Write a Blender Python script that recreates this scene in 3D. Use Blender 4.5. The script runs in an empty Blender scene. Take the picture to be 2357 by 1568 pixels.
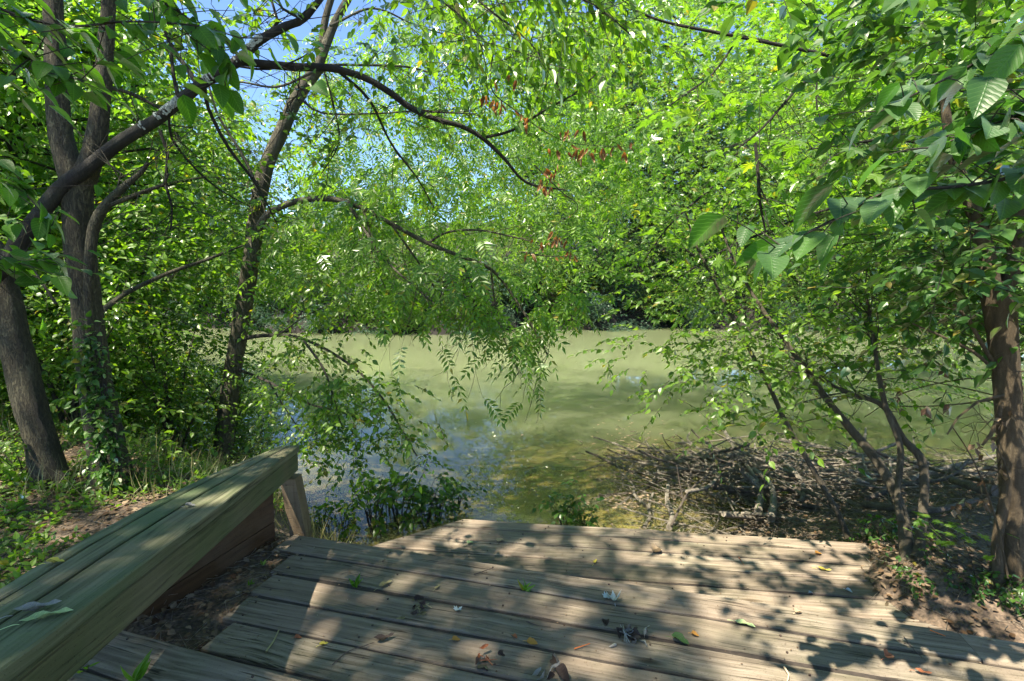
import bpy, math, random
import numpy as np
from mathutils import Vector, Matrix, noise

# ------------------------------------------------------------------ camera, light, exposure
scene = bpy.context.scene
CAMZ, PITCH, F = 1.5, math.radians(5.9), 1178.0
cam_d = bpy.data.cameras.new('camera'); cam = bpy.data.objects.new('camera', cam_d)
scene.collection.objects.link(cam); scene.camera = cam
cam.location = (0, 0, CAMZ); cam.rotation_euler = (math.pi / 2 - PITCH, 0, 0)
cam_d.sensor_width = 36; cam_d.lens = 18.0; cam_d.clip_start = 0.05; cam_d.clip_end = 500

SUN_EL, SUN_AZ = math.radians(62), math.radians(-136)      # azimuth from +Y towards +X
S = Vector((math.sin(SUN_AZ) * math.cos(SUN_EL), math.cos(SUN_AZ) * math.cos(SUN_EL), math.sin(SUN_EL)))
world = bpy.data.worlds.new('World'); scene.world = world; world.use_nodes = True
wn = world.node_tree.nodes; wl = world.node_tree.links
sky = wn.new('ShaderNodeTexSky'); sky.sky_type = 'NISHITA'; sky.sun_disc = False
sky.sun_elevation = SUN_EL; sky.sun_rotation = SUN_AZ; sky.air_density = 0.75; sky.dust_density = 0.05; sky.ozone_density = 5.0
wn['Background'].inputs['Strength'].default_value = 0.09
wl.new(sky.outputs[0], wn['Background'].inputs['Color'])
sd = bpy.data.lights.new('sun', 'SUN'); sd.energy = 3.9; sd.angle = math.radians(0.53); sd.color = (1.0, 0.94, 0.82)
sun = bpy.data.objects.new('sun', sd); scene.collection.objects.link(sun)
sun.rotation_euler = S.to_track_quat('Z', 'Y').to_euler()
scene.view_settings.view_transform = 'Standard'; scene.view_settings.look = 'None'
scene.view_settings.exposure = 2.12; scene.view_settings.gamma = 1.0
scene.render.engine = 'CYCLES'
cy = scene.cycles
cy.max_bounces = 8; cy.diffuse_bounces = 4; cy.glossy_bounces = 3; cy.transmission_bounces = 6; cy.transparent_max_bounces = 6
cy.caustics_reflective = False; cy.caustics_refractive = False
cy.use_denoising = True; cy.sample_clamp_indirect = 6.0

# ------------------------------------------------------------------ geometry helpers
CO = scene.collection
rng = np.random.default_rng(7); random.seed(7)
CP, SP = math.cos(PITCH), math.sin(PITCH)

def ray(px, py):
    x = (px - 1178.5) / F; v = (py - 784.0) / F
    return np.array((x, CP - v * SP, -SP - v * CP))
def PZ(px, py, z):                      # the point of the view ray at height z
    r = ray(px, py); t = (z - CAMZ) / r[2]
    return np.array((0, 0, CAMZ)) + r * t
def PY(px, py, y):                      # the point of the view ray at distance y in front
    r = ray(px, py); return np.array((0, 0, CAMZ)) + r * (y / r[1])

def smooth(a, b, x):
    t = np.clip((x - a) / (b - a), 0, 1); return t * t * (3 - 2 * t)

def tag(o, label=None, cat=None, group=None, kind=None):
    for k, v in (('label', label), ('category', cat), ('group', group), ('kind', kind)):
        if v: o[k] = v
    return o
def empty(name, loc, label, cat, group=None):
    o = bpy.data.objects.new(name, None); CO.objects.link(o); o.location = loc; o.empty_display_size = 0.1
    return tag(o, label, cat, group)
def copy_tree(o, parent=None):
    c = o.copy(); CO.objects.link(c)
    if parent: c.parent = parent
    for ch in list(o.children): copy_tree(ch, c)
    return c

class Soup:
    """collects polygons and links them as one mesh object"""
    def __init__(s): s.V = []; s.L = []; s.Z = []; s.M = []; s.A = []; s.S = []; s.U = []; s.n = 0
    def add(s, V, loops, sizes, mat=0, var=0.5, sm=False, uv=None):
        V = np.asarray(V, float).reshape(-1, 3); s.U.append(np.zeros((len(V), 3), np.float32) if uv is None else uv); sizes = np.asarray(sizes); nf = len(sizes)
        s.V.append(V); s.L.append(np.asarray(loops).ravel() + s.n); s.Z.append(sizes)
        s.M.append(np.full(nf, mat)); s.S.append(np.full(nf, sm))
        s.A.append(np.full(nf, var) if np.isscalar(var) else np.asarray(var)); s.n += len(V)
    def build(s, name, mats, parent=None, origin=(0, 0, 0), matrix=None):
        me = bpy.data.meshes.new(name)
        if s.V:
            V = np.concatenate(s.V) - np.asarray(origin); L = np.concatenate(s.L); Z = np.concatenate(s.Z)
            me.vertices.add(len(V)); me.vertices.foreach_set('co', V.ravel().astype(np.float32))
            me.loops.add(len(L)); me.loops.foreach_set('vertex_index', L.astype(np.int32))
            me.polygons.add(len(Z)); st = np.concatenate(([0], np.cumsum(Z)[:-1]))
            me.polygons.foreach_set('loop_start', st.astype(np.int32))
            for m in mats: me.materials.append(m)
            me.polygons.foreach_set('material_index', np.concatenate(s.M).astype(np.int32))
            me.polygons.foreach_set('use_smooth', np.concatenate(s.S))
            a = me.attributes.new('var', 'FLOAT', 'FACE'); a.data.foreach_set('value', np.concatenate(s.A).astype(np.float32))
            if name in ('foliage', 'fallen_leaf', 'dead_leaf_clump', 'dead_leaves'):
                me.attributes.new('luv', 'FLOAT_VECTOR', 'POINT').data.foreach_set('vector', np.concatenate(s.U).ravel().astype(np.float32))
            me.update(calc_edges=True)
        o = bpy.data.objects.new(name, me); CO.objects.link(o)
        if parent: o.parent = parent
        elif any(origin): o.location = origin
        return o

def spline(pts, rad, step):
    """Catmull-Rom through pts, resampled"""
    P = np.asarray(pts, float); R = np.asarray(rad, float)
    if len(P) < 3:
        n = max(2, int(np.linalg.norm(P[-1] - P[0]) / step) + 1); t = np.linspace(0, 1, n)[:, None]
        return P[0] + (P[-1] - P[0]) * t, R[0] + (R[-1] - R[0]) * t[:, 0]
    E = np.vstack((2 * P[0] - P[1], P, 2 * P[-1] - P[-2])); out = []; ro = []
    for i in range(len(P) - 1):
        a, b, c, d = E[i:i + 4]; n = max(1, int(np.linalg.norm(c - b) / step))
        for k in range(n):
            t = k / n
            out.append(0.5 * ((2 * b) + (c - a) * t + (2 * a - 5 * b + 4 * c - d) * t * t + (3 * b - a - 3 * c + d) * t ** 3))
            ro.append(R[i] + (R[i + 1] - R[i]) * t)
    out.append(P[-1]); ro.append(R[-1])
    return np.array(out), np.array(ro)

def tube(soup, pts, rad, sides=8, step=0.08, bump=0.0, mat=0, var=0.5, cap=True, seed=0):
    P, R = spline(pts, rad, step); n = len(P)
    T = np.gradient(P, axis=0); T /= np.linalg.norm(T, axis=1)[:, None] + 1e-9
    u = np.cross(T[0], (0.3, 0.2, 0.93)); u /= np.linalg.norm(u) + 1e-9
    ang = np.arange(sides) / sides * 2 * math.pi; V = np.zeros((n, sides, 3))
    for i in range(n):
        u = u - T[i] * np.dot(u, T[i]); u /= np.linalg.norm(u) + 1e-9; w = np.cross(T[i], u)
        r = R[i] * np.ones(sides)
        if bump:
            for k in range(sides):
                q = P[i] + (u * math.cos(ang[k]) + w * math.sin(ang[k])) * R[i]
                r[k] *= 1 + bump * (noise.noise(Vector(q * 7 + seed)) + 0.6 * noise.noise(Vector(q * 23 + seed)))
        V[i] = P[i] + (np.outer(np.cos(ang), u) + np.outer(np.sin(ang), w)) * r[:, None]
    V = V.reshape(-1, 3)
    i = np.arange(n - 1)[:, None] * sides; k = np.arange(sides)[None]; k2 = (k + 1) % sides
    Lp = np.stack((i + k, i + k2, i + sides + k2, i + sides + k), -1).reshape(-1)
    soup.add(V, Lp, np.full((n - 1) * sides, 4), mat, var, True)
    if cap:
        soup.add(V[-sides:], np.arange(sides), [sides], mat, var, False)
        soup.add(V[:sides], np.arange(sides)[::-1], [sides], mat, var, False)
    return P, R

def box(soup, lo, hi, M=None, nx=1, bev=0.0, warp=0.0, mat=0, var=0.5, jag=0.0, sl=(0., 0.)):
    """a board along x: rounded-edge section, nx segments, slight warp"""
    x0, y0, z0 = lo; x1, y1, z1 = hi
    b = bev
    sec = np.array([(y0, z0 + 0), (y1, z0), (y1, z1 - b), (y1 - b * .3, z1 - b * .3), (y1 - b, z1), (y0 + b, z1), (y0 + b * .3, z1 - b * .3), (y0, z1 - b)]) if b else np.array([(y0, z0), (y1, z0), (y1, z1), (y0, z1)])
    m = len(sec); xs = np.linspace(x0, x1, nx + 1); V = np.zeros((nx + 1, m, 3)); sx = random.random() * 50
    for i, x in enumerate(xs):
        dz = warp * noise.noise(Vector((x * 1.3, sx, 0))); dy = warp * 0.8 * noise.noise(Vector((x * 1.7, sx, 9)))
        for k in range(m):
            ja = jag * noise.noise(Vector((x * 9, sx, k * .5))) if jag else 0
            x = xs[i] + (sl[0] if i == 0 else sl[1] if i == nx else 0.) * ((sec[k, 0] - y0) / (y1 - y0) - .5)
            V[i, k] = (x, sec[k, 0] + dy + ja, sec[k, 1] + dz + ja)
    V = V.reshape(-1, 3)
    if M is not None: V = V @ np.array(M.to_3x3()).T + np.array(M.translation)
    i = np.arange(nx)[:, None] * m; k = np.arange(m)[None]; k2 = (k + 1) % m
    Lp = np.stack((i + k, i + k2, i + m + k2, i + m + k), -1).reshape(-1)
    soup.add(V, Lp[::-1], np.full(nx * m, 4), mat, var)
    soup.add(V[:m], np.arange(m), [m], mat, var); soup.add(V[-m:], np.arange(m)[::-1], [m], mat, var)

# ------------------------------------------------------------------ leaf templates (x across, y along, z up)
def T(verts, faces): return np.array(verts, float), np.concatenate([np.array(f) for f in faces]), np.array([len(f) for f in faces])
DIAM = T([(0, 0, 0), (-.3, .42, .07), (0, 1, -.04), (.3, .42, .07)], [(0, 2, 1), (0, 3, 2)])
LANCE = T([(0, 0, 0), (-.17, .4, .03), (0, 1, -.06), (.17, .4, .03)], [(0, 2, 1), (0, 3, 2)])
OVAL = T([(0, 0, 0), (-.27, .22, .05), (-.29, .5, .06), (-.13, .82, .0), (0, 1.05, -.08), (.13, .82, 0), (.29, .5, .06), (.27, .22, .05), (0, .5, 0)],
         [(0, 8, 2, 1), (8, 4, 3, 2), (0, 7, 6, 8), (8, 6, 5, 4)])
def lobed():
    o = [(0, 0), (.12, .12), (.42, .02), (.30, .20), (.62, .34), (.40, .42), (.52, .66), (.26, .56), (.17, .62), (.16, .82), (0, 1.1)]
    pts = o + [(-x, y) for x, y in o[-2:0:-1]]
    v = [(0, .32, .03)] + [(x, y, -.10 * (x * x + (y - .3) ** 2) + (.04 if i % 2 else 0)) for i, (x, y) in enumerate(pts)]
    n = len(pts); return T(v, [(0, i + 1, (i + 1) % n + 1) for i in range(n)])
LOBED = lobed()
def bigleaf(w=.62, curl=.18, fold=.10, rows=7):
    v = []; f = []
    for r in range(rows + 1):
        t = r / rows; hw = w * .5 * (math.sin(math.pi * t ** .72) ** .75) * (1 - .15 * t) if 0 < t < 1 else 0.004
        for c in range(-2, 3):
            x = c / 2 * hw
            v.append((x, t, fold * abs(c) / 2 * hw / w * 2 - curl * t * t + .012 * math.sin(t * 22 + abs(c) * 1.5) * abs(c)))
    for r in range(rows):
        for c in range(4): a = r * 5 + c; f.append((a, a + 1, a + 6, a + 5))
    return T(v, f)
BIG = bigleaf(); LONG = bigleaf(.34, .05, .05); ROUND = bigleaf(.8, .1, .05)

def unit(a): return a / (np.linalg.norm(a, axis=-1, keepdims=True) + 1e-9)

def leaves(soup, pos, dirs, size, tpl, mat=0, up=(0, 0, 1), tilt=0.55, var=None, sm=False, R=rng):
    pos = np.asarray(pos, float); n = len(pos)
    if n == 0: return
    Y = unit(np.asarray(dirs, float)); N = np.asarray(up, float) + R.normal(0, tilt, (n, 3))
    X = unit(np.cross(Y, N)); N = np.cross(X, Y)
    tv, tl, tz = tpl; size = np.broadcast_to(size, (n,))[:, None, None]
    V = pos[:, None] + size * (X[:, None] * tv[None, :, :1] + Y[:, None] * tv[None, :, 1:2] + N[:, None] * tv[None, :, 2:])
    nv = len(tv); L = (tl[None] + np.arange(n)[:, None] * nv).ravel()
    va = R.random(n) if var is None else np.broadcast_to(var, (n,))
    soup.add(V.reshape(-1, 3), L, np.tile(tz, n), mat, np.repeat(va, len(tz)), sm, np.tile(tv.astype(np.float32), (n, 1)))

def sprays(soup, base, dirs, length, k, size, tpl=OVAL, mat=0, twig=None, droop=.35, splay=.75, hang=.25, tilt=.55, tr=.0022, R=rng, jit=.25, simple=False):
    """leafy twigs: k alternate leaves on each curved twig"""
    base = np.asarray(base, float); n = len(base)
    if n == 0: return
    D = unit(np.asarray(dirs, float)); Ln = (np.broadcast_to(length, (n,)) * R.uniform(.7, 1.3, n))[:, None]
    t = (np.arange(k) + .6) / k
    dn = np.array((0, 0, -1.))
    C = base[:, None] + D[:, None] * (Ln[:, None] * t[None, :, None]) + dn * (droop * Ln[:, None] * (t ** 2)[None, :, None])
    Tn = unit(D[:, None] + dn * (2 * droop * t)[None, :, None])
    side = unit(np.cross(Tn, (0, 0, 1.)) + 1e-4)
    s = np.where(np.arange(k) % 2, 1., -1.)[None, :, None]
    ld = Tn * (.35 + .9 * t[None, :, None]) + side * s * splay + dn * hang + R.normal(0, jit, (n, k, 3))
    sz = size * R.uniform(.65, 1.2, (n, k))
    leaves(soup, C.reshape(-1, 3), ld.reshape(-1, 3), sz.ravel(), tpl, mat, tilt=tilt, R=R)
    if twig is not None:
        tt = np.array([0, .5, 1.]); c = base[:, None] + D[:, None] * (Ln[:, None] * tt[None, :, None]) + dn * (droop * Ln[:, None] * (tt ** 2)[None, :, None])
        a = unit(np.cross(D, (0.1, .2, 1.)) + 1e-4); b = np.cross(D, a)
        rr = tr * np.array([1.3, .9, .3])
        ring = np.stack([c + rr[None, :, None] * (a[:, None] * math.cos(q) + b[:, None] * math.sin(q)) for q in (0, 2.09, 4.19)], 2)
        V = ring.reshape(n, 9, 3); fl = []
        for i in range(2):
            for q in range(3): fl += [i * 3 + q, i * 3 + (q + 1) % 3, i * 3 + 3 + (q + 1) % 3, i * 3 + 3 + q]
        L = (np.array(fl)[None] + np.arange(n)[:, None] * 9).ravel()
        soup.add(V.reshape(-1, 3), L, np.full(n * 6, 4), twig, .5, True)

def compound(soup, base, dirs, length, pairs, size, mat=0, twig=1, R=rng, tpl=LANCE):
    """pinnate leaves (a drooping stalk with paired leaflets)"""
    base = np.asarray(base, float); n = len(base)
    if n == 0: return
    D = unit(np.asarray(dirs, float)); Ln = (length * R.uniform(.7, 1.25, n))[:, None]
    k = pairs * 2 + 1; t = np.concatenate((np.repeat((np.arange(pairs) + 1) / (pairs + .6), 2), [1.0]))
    s = np.concatenate((np.tile([1., -1.], pairs), [0.]))
    dn = np.array((0, 0, -1.))
    C = base[:, None] + D[:, None] * (Ln[:, None] * t[None, :, None]) + dn * (.45 * Ln[:, None] * (t ** 2)[None, :, None])
    Tn = unit(D[:, None] + dn * (.9 * t)[None, :, None])
    nrm = np.array((0, 0, 1.)) + R.normal(0, .5, (n, 1, 3)); side = unit(np.cross(Tn, nrm))
    ld = Tn * .55 + side * s[None, :, None] * .9 + Tn * (np.abs(s) < .5)[None, :, None] * 2 + dn * .18 + R.normal(0, .1, (n, k, 3))
    sz = size * R.uniform(.8, 1.15, (n, k))
    up = (side * 0 + np.cross(side, Tn))
    leaves(soup, C.reshape(-1, 3), ld.reshape(-1, 3), sz.ravel(), tpl, mat, up=up.reshape(-1, 3), tilt=.22, R=R)
    sprays(soup, base, D, Ln[:, 0], 1, 0.0001, tpl, mat, twig=twig, droop=.45, tr=.0012, R=R)

def inpoly(poly, n, R=rng):
    P = np.array(poly, float); lo, hi = P.min(0), P.max(0); out = []
    while len(out) < n:
        q = R.uniform(lo, hi, (n * 2, 2)); ins = np.zeros(len(q), bool); j = len(P) - 1
        for i in range(len(P)):
            c = ((P[i, 1] > q[:, 1]) != (P[j, 1] > q[:, 1])) & (q[:, 0] < (P[j, 0] - P[i, 0]) * (q[:, 1] - P[i, 1]) / (P[j, 1] - P[i, 1] + 1e-9) + P[i, 0])
            ins ^= c; j = i
        out += list(q[ins])
    return np.array(out[:n])

def cloud(poly, n, y0, y1, clump=0.5, per=6, R=rng, filt=True):
    """spray bases: clumps inside a sector of space seen through poly, between the distances y0 and y1"""
    m = max(1, n // per); q = inpoly(poly, m, R); yy = R.uniform(y0, y1, m)
    C = np.array([PY(a, b, y) for (a, b), y in zip(q, yy)])
    pts = np.repeat(C, per, 0) + R.normal(0, clump * .5, (m * per, 3)) * np.array((1, 1, .55))
    d = unit(pts - np.repeat(C, per, 0)) + R.normal(0, .4, (m * per, 3)); d[:, 2] *= .5
    tx = 1178.5 + F * pts[:, 0] / np.maximum(pts[:, 1], .1); ty = 662 - F * (pts[:, 2] - CAMZ) / np.maximum(pts[:, 1], .1)
    tr = np.interp(ty, [140, 230, 320, 420, 500, 620, 780, 900, 1045], [738, 680, 645, 603, 590, 576, 547, 528, 512])
    near_trunk = (np.abs(tx - tr) < 70) & (pts[:, 1] < 5.9) & (ty > 60) & (R.random(len(pts)) < .95)
    pts, d = pts[~near_trunk], d[~near_trunk]
    k = R.random(len(pts)) < (open_sky(pts) if filt else 1.)
    return pts[k], d[k], C
def open_sky(p):
    """the canopy is thin where the sun reaches the driftwood, the right of the deck and the river"""
    g = p - np.array(S)[None] * ((p[:, 2:3] + .4) / S[2]); x, y = g[:, 0], g[:, 1]; k = np.ones(len(p))
    over = (p[:, 2] - CAMZ) / np.maximum(p[:, 1], .1) > .60          # higher than anything in view
    k = np.where((x > -2) & (x < 9) & (y > 5.2) & (y < 24), np.where(over, .1, .62), k)
    k = np.where(((x - 2.8) / 1.9) ** 2 + ((y - 5.5) / 1.2) ** 2 < 1, np.where(over, .0, .3), k)
    k = np.where((x > .8) & (x < 4) & (y > 1.6) & (y < 4.4), .25, k)
    k = np.where((x > -.4) & (x < 4) & (y > 4.2) & (y < 9), np.minimum(k, np.where(over, .0, .25)), k)
    return k

# ------------------------------------------------------------------ materials
def nodes(name):
    m = bpy.data.materials.new(name); m.use_nodes = True; nt = m.node_tree; nt.nodes.clear()
    out = nt.nodes.new('ShaderNodeOutputMaterial')
    def N(t, **kw):
        n = nt.nodes.new('ShaderNode' + t)
        for k, v in kw.items():
            if k.startswith('_'): setattr(n, k[1:], v)
            else: n.inputs[int(k[1:]) if k[0] == 'i' and k[1:].isdigit() else k.replace('__', ' ')].default_value = v
        return n
    return m, nt, nt.links.new, N, out
def ramp(N, stops):
    r = N('ValToRGB'); e = r.color_ramp.elements
    while len(e) < len(stops): e.new(0.5)
    for x, (p, c) in zip(e, stops): x.position = p; x.color = (*c, 1) if len(c) == 3 else c
    return r

def leaf_mat(name, cols, trans, gloss=.10, rough=.36, tmix=.5, veins=False):
    m, nt, K, N, out = nodes(name)
    at = N('Attribute', _attribute_name='var'); st_ = [(i / (len(cols) - 1) * .93, c) for i, c in enumerate(cols)]
    if name in ('leaf_green', 'leaf_bright', 'leaf_pinnate', 'leaf_dark', 'leaf_far'): st_ += [(.965, cols[-1]), (.99, (.21, .17, .03))]
    r = ramp(N, st_)
    K(at.outputs['Fac'], r.inputs[0])
    no = N('TexNoise', Scale=9.0); ge = N('NewGeometry'); K(ge.outputs['Position'], no.inputs['Vector'])
    hs = N('HueSaturation'); mp = N('MapRange'); K(no.outputs[0], mp.inputs[0]); mp.inputs[3].default_value = .75; mp.inputs[4].default_value = 1.25
    K(mp.outputs[0], hs.inputs['Value']); K(r.outputs[0], hs.inputs['Color'])
    bmp = None
    if veins:
        lu = N('Attribute', _attribute_name='luv'); sp_ = N('SeparateXYZ'); K(lu.outputs['Vector'], sp_.inputs[0])
        def MT(op, a, b=None, c=None):
            n = N('Math', _operation=op)
            for i, q in enumerate((a, b, c)):
                if q is None: continue
                if isinstance(q, (int, float)): n.inputs[i].default_value = q
                else: K(q, n.inputs[i])
            return n.outputs[0]
        ax_ = MT('ABSOLUTE', sp_.outputs[0]); ph = MT('SUBTRACT', MT('MULTIPLY', sp_.outputs[1], 8.5), MT('MULTIPLY', ax_, 9.0))
        tri = MT('ABSOLUTE', MT('SUBTRACT', MT('FRACT', ph), .5))          # 0.5 at a side vein
        v1 = MT('MULTIPLY', MT('SUBTRACT', tri, .40), 10.0); v1 = MT('MAXIMUM', v1, 0.0); mid = MT('MAXIMUM', MT('SUBTRACT', 1.0, MT('MULTIPLY', ax_, 60.0)), 0.0)
        vv = MT('MINIMUM', MT('ADD', v1, mid), 1.0)
        vm = N('MixRGB'); vm.inputs[2].default_value = (*[min(1, c * 1.9 + .02) for c in cols[-1]], 1); K(MT('MULTIPLY', vv, .35), vm.inputs[0])
        bl = N('TexNoise', Scale=45.0, Detail=4.0, Roughness=.7); K(ge.outputs['Position'], bl.inputs['Vector']); br2 = ramp(N, [(.30, (.45, .33, .16)), (.36, (1, 1, 1))]); K(bl.outputs[0], br2.inputs[0])
        vb = N('MixRGB', _blend_type='MULTIPLY'); vb.inputs[0].default_value = .8; K(hs.outputs[0], vb.inputs[1]); K(br2.outputs[0], vb.inputs[2])
        K(vb.outputs[0], vm.inputs[1]); hs = vm
        b_ = N('Bump', Strength=.6, Distance=.0015); K(MT('ADD', vv, MT('MULTIPLY', tri, -1.0)), b_.inputs['Height']); bmp = b_.outputs[0]
    d = N('BsdfDiffuse'); K(hs.outputs[0], d.inputs[0])
    mu = N('MixRGB', _blend_type='MULTIPLY'); mu.inputs[0].default_value = 1; mu.inputs[2].default_value = (*trans, 1); K(hs.outputs[0], mu.inputs[1])
    t = N('BsdfTranslucent'); K(mu.outputs[0], t.inputs[0])
    m1 = N('MixShader'); m1.inputs[0].default_value = tmix; K(d.outputs[0], m1.inputs[1]); K(t.outputs[0], m1.inputs[2])
    g = N('BsdfGlossy'); g.inputs['Roughness'].default_value = rough; g.inputs[0].default_value = (.9, .9, .78, 1)
    if bmp: K(bmp, d.inputs['Normal']); K(bmp, g.inputs['Normal'])
    fr = N('Fresnel'); fr.inputs[0].default_value = 1.42; sc = N('Math', _operation='MULTIPLY'); sc.inputs[1].default_value = gloss * 8; K(fr.outputs[0], sc.inputs[0]); cl_ = N('Math', _operation='MINIMUM'); cl_.inputs[1].default_value = .32; K(sc.outputs[0], cl_.inputs[0]); sc = cl_
    m2 = N('MixShader'); K(sc.outputs[0], m2.inputs[0]); K(m1.outputs[0], m2.inputs[1]); K(g.outputs[0], m2.inputs[2])
    K(m2.outputs[0], out.inputs[0]); return m

TR = (3.3, 3.4, .7)
M_leaf = leaf_mat('leaf_green', [(.04, .09, .012), (.085, .165, .018), (.135, .225, .026)], TR)
M_bright = leaf_mat('leaf_bright', [(.045, .11, .016), (.085, .17, .022), (.13, .225, .03)], TR, tmix=.55)
M_ash = leaf_mat('leaf_pinnate', [(.05, .115, .016), (.09, .175, .022), (.14, .235, .03)], TR)
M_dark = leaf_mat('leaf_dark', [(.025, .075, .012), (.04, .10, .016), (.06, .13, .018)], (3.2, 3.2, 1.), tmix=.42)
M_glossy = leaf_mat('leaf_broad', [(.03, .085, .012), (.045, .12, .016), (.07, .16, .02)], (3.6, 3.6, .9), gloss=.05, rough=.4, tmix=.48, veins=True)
M_far = leaf_mat('leaf_far', [(.055, .11, .022), (.085, .16, .028), (.13, .21, .04)], (3.2, 3.0, 1.2))
M_blue = leaf_mat('leaf_bluish', [(.03, .075, .045), (.045, .10, .06), (.06, .12, .07)], (1.6, 1.8, 1.5))
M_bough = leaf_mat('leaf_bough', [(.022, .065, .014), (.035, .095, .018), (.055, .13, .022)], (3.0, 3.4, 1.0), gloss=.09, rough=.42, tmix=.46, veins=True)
M_dead = leaf_mat('leaf_dead', [(.13, .06, .025), (.30, .13, .04), (.20, .11, .05)], (1.8, 1.4, 1.0), tmix=.4)
M_brown = leaf_mat('leaf_brown', [(.09, .05, .028), (.16, .10, .055), (.26, .19, .12)], (1.2, 1.1, 1.0), gloss=.05, tmix=.2)

def bark_mat(name, c1, c2, scale=14.0, green=.25, bump=.6):
    m, nt, K, N, out = nodes(name); tc = N('TexCoord'); mp = N('Mapping'); mp.inputs['Scale'].default_value = (1, 1, .17)
    K(tc.outputs['Object'], mp.inputs[0]); vo = N('TexVoronoi', Scale=scale * 2.6, _feature='DISTANCE_TO_EDGE')
    no = N('TexNoise', Scale=scale, Detail=6.0, Roughness=.65); n2 = N('TexNoise', Scale=3.0, Detail=3.0)
    K(mp.outputs[0], no.inputs['Vector']); K(tc.outputs['Object'], n2.inputs['Vector'])
    wa = N('MixRGB'); wa.inputs[0].default_value = .3; K(mp.outputs[0], wa.inputs[1]); K(no.outputs[1], wa.inputs[2]); K(wa.outputs[0], vo.inputs['Vector'])
    r = ramp(N, [(.25, tuple(x * .45 for x in c1)), (.5, c1), (.75, c2)]); K(no.outputs[0], r.inputs[0])
    vr = ramp(N, [(0, (.4, .38, .34)), (.16, (1, 1, 1))]); K(vo.outputs[0], vr.inputs[0])
    mu = N('MixRGB', _blend_type='MULTIPLY'); mu.inputs[0].default_value = .8; K(r.outputs[0], mu.inputs[1]); K(vr.outputs[0], mu.inputs[2])
    gr = ramp(N, [(.5, (0, 0, 0)), (.7, (green,) * 3)]); K(n2.outputs[0], gr.inputs[0])
    mg = N('MixRGB'); mg.inputs[2].default_value = (.10, .12, .06, 1); K(gr.outputs[0], mg.inputs[0]); K(mu.outputs[0], mg.inputs[1])
    b = N('BsdfPrincipled', Roughness=.9); K(mg.outputs[0], b.inputs['Base Color'])
    ad = N('Math', _operation='ADD'); K(no.outputs[0], ad.inputs[0]); K(vr.outputs[0], ad.inputs[1])
    bu = N('Bump', Strength=min(1, bump * 1.5), Distance=.03); K(ad.outputs[0], bu.inputs['Height']); K(bu.outputs[0], b.inputs['Normal'])
    K(b.outputs[0], out.inputs[0]); return m
M_bark = bark_mat('bark_grey', (.085, .068, .034), (.16, .132, .072))
M_barkd = bark_mat('bark_dark', (.045, .034, .024), (.085, .066, .045), 20)
M_barkt = bark_mat('bark_tan', (.18, .125, .062), (.29, .21, .115), 30, .1)
M_slim = bark_mat('bark_slender', (.125, .105, .062), (.22, .19, .125))
M_sap = bark_mat('bark_sapling', (.17, .135, .08), (.27, .22, .145), 30, .15)
M_twig = bark_mat('twig', (.09, .07, .05), (.16, .13, .09), 30, .1)
M_drift = bark_mat('driftwood', (.46, .385, .28), (.66, .57, .45), 24, .02)
M_drift2 = bark_mat('driftwood_dark', (.24, .185, .13), (.36, .30, .22), 24, .02)

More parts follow.
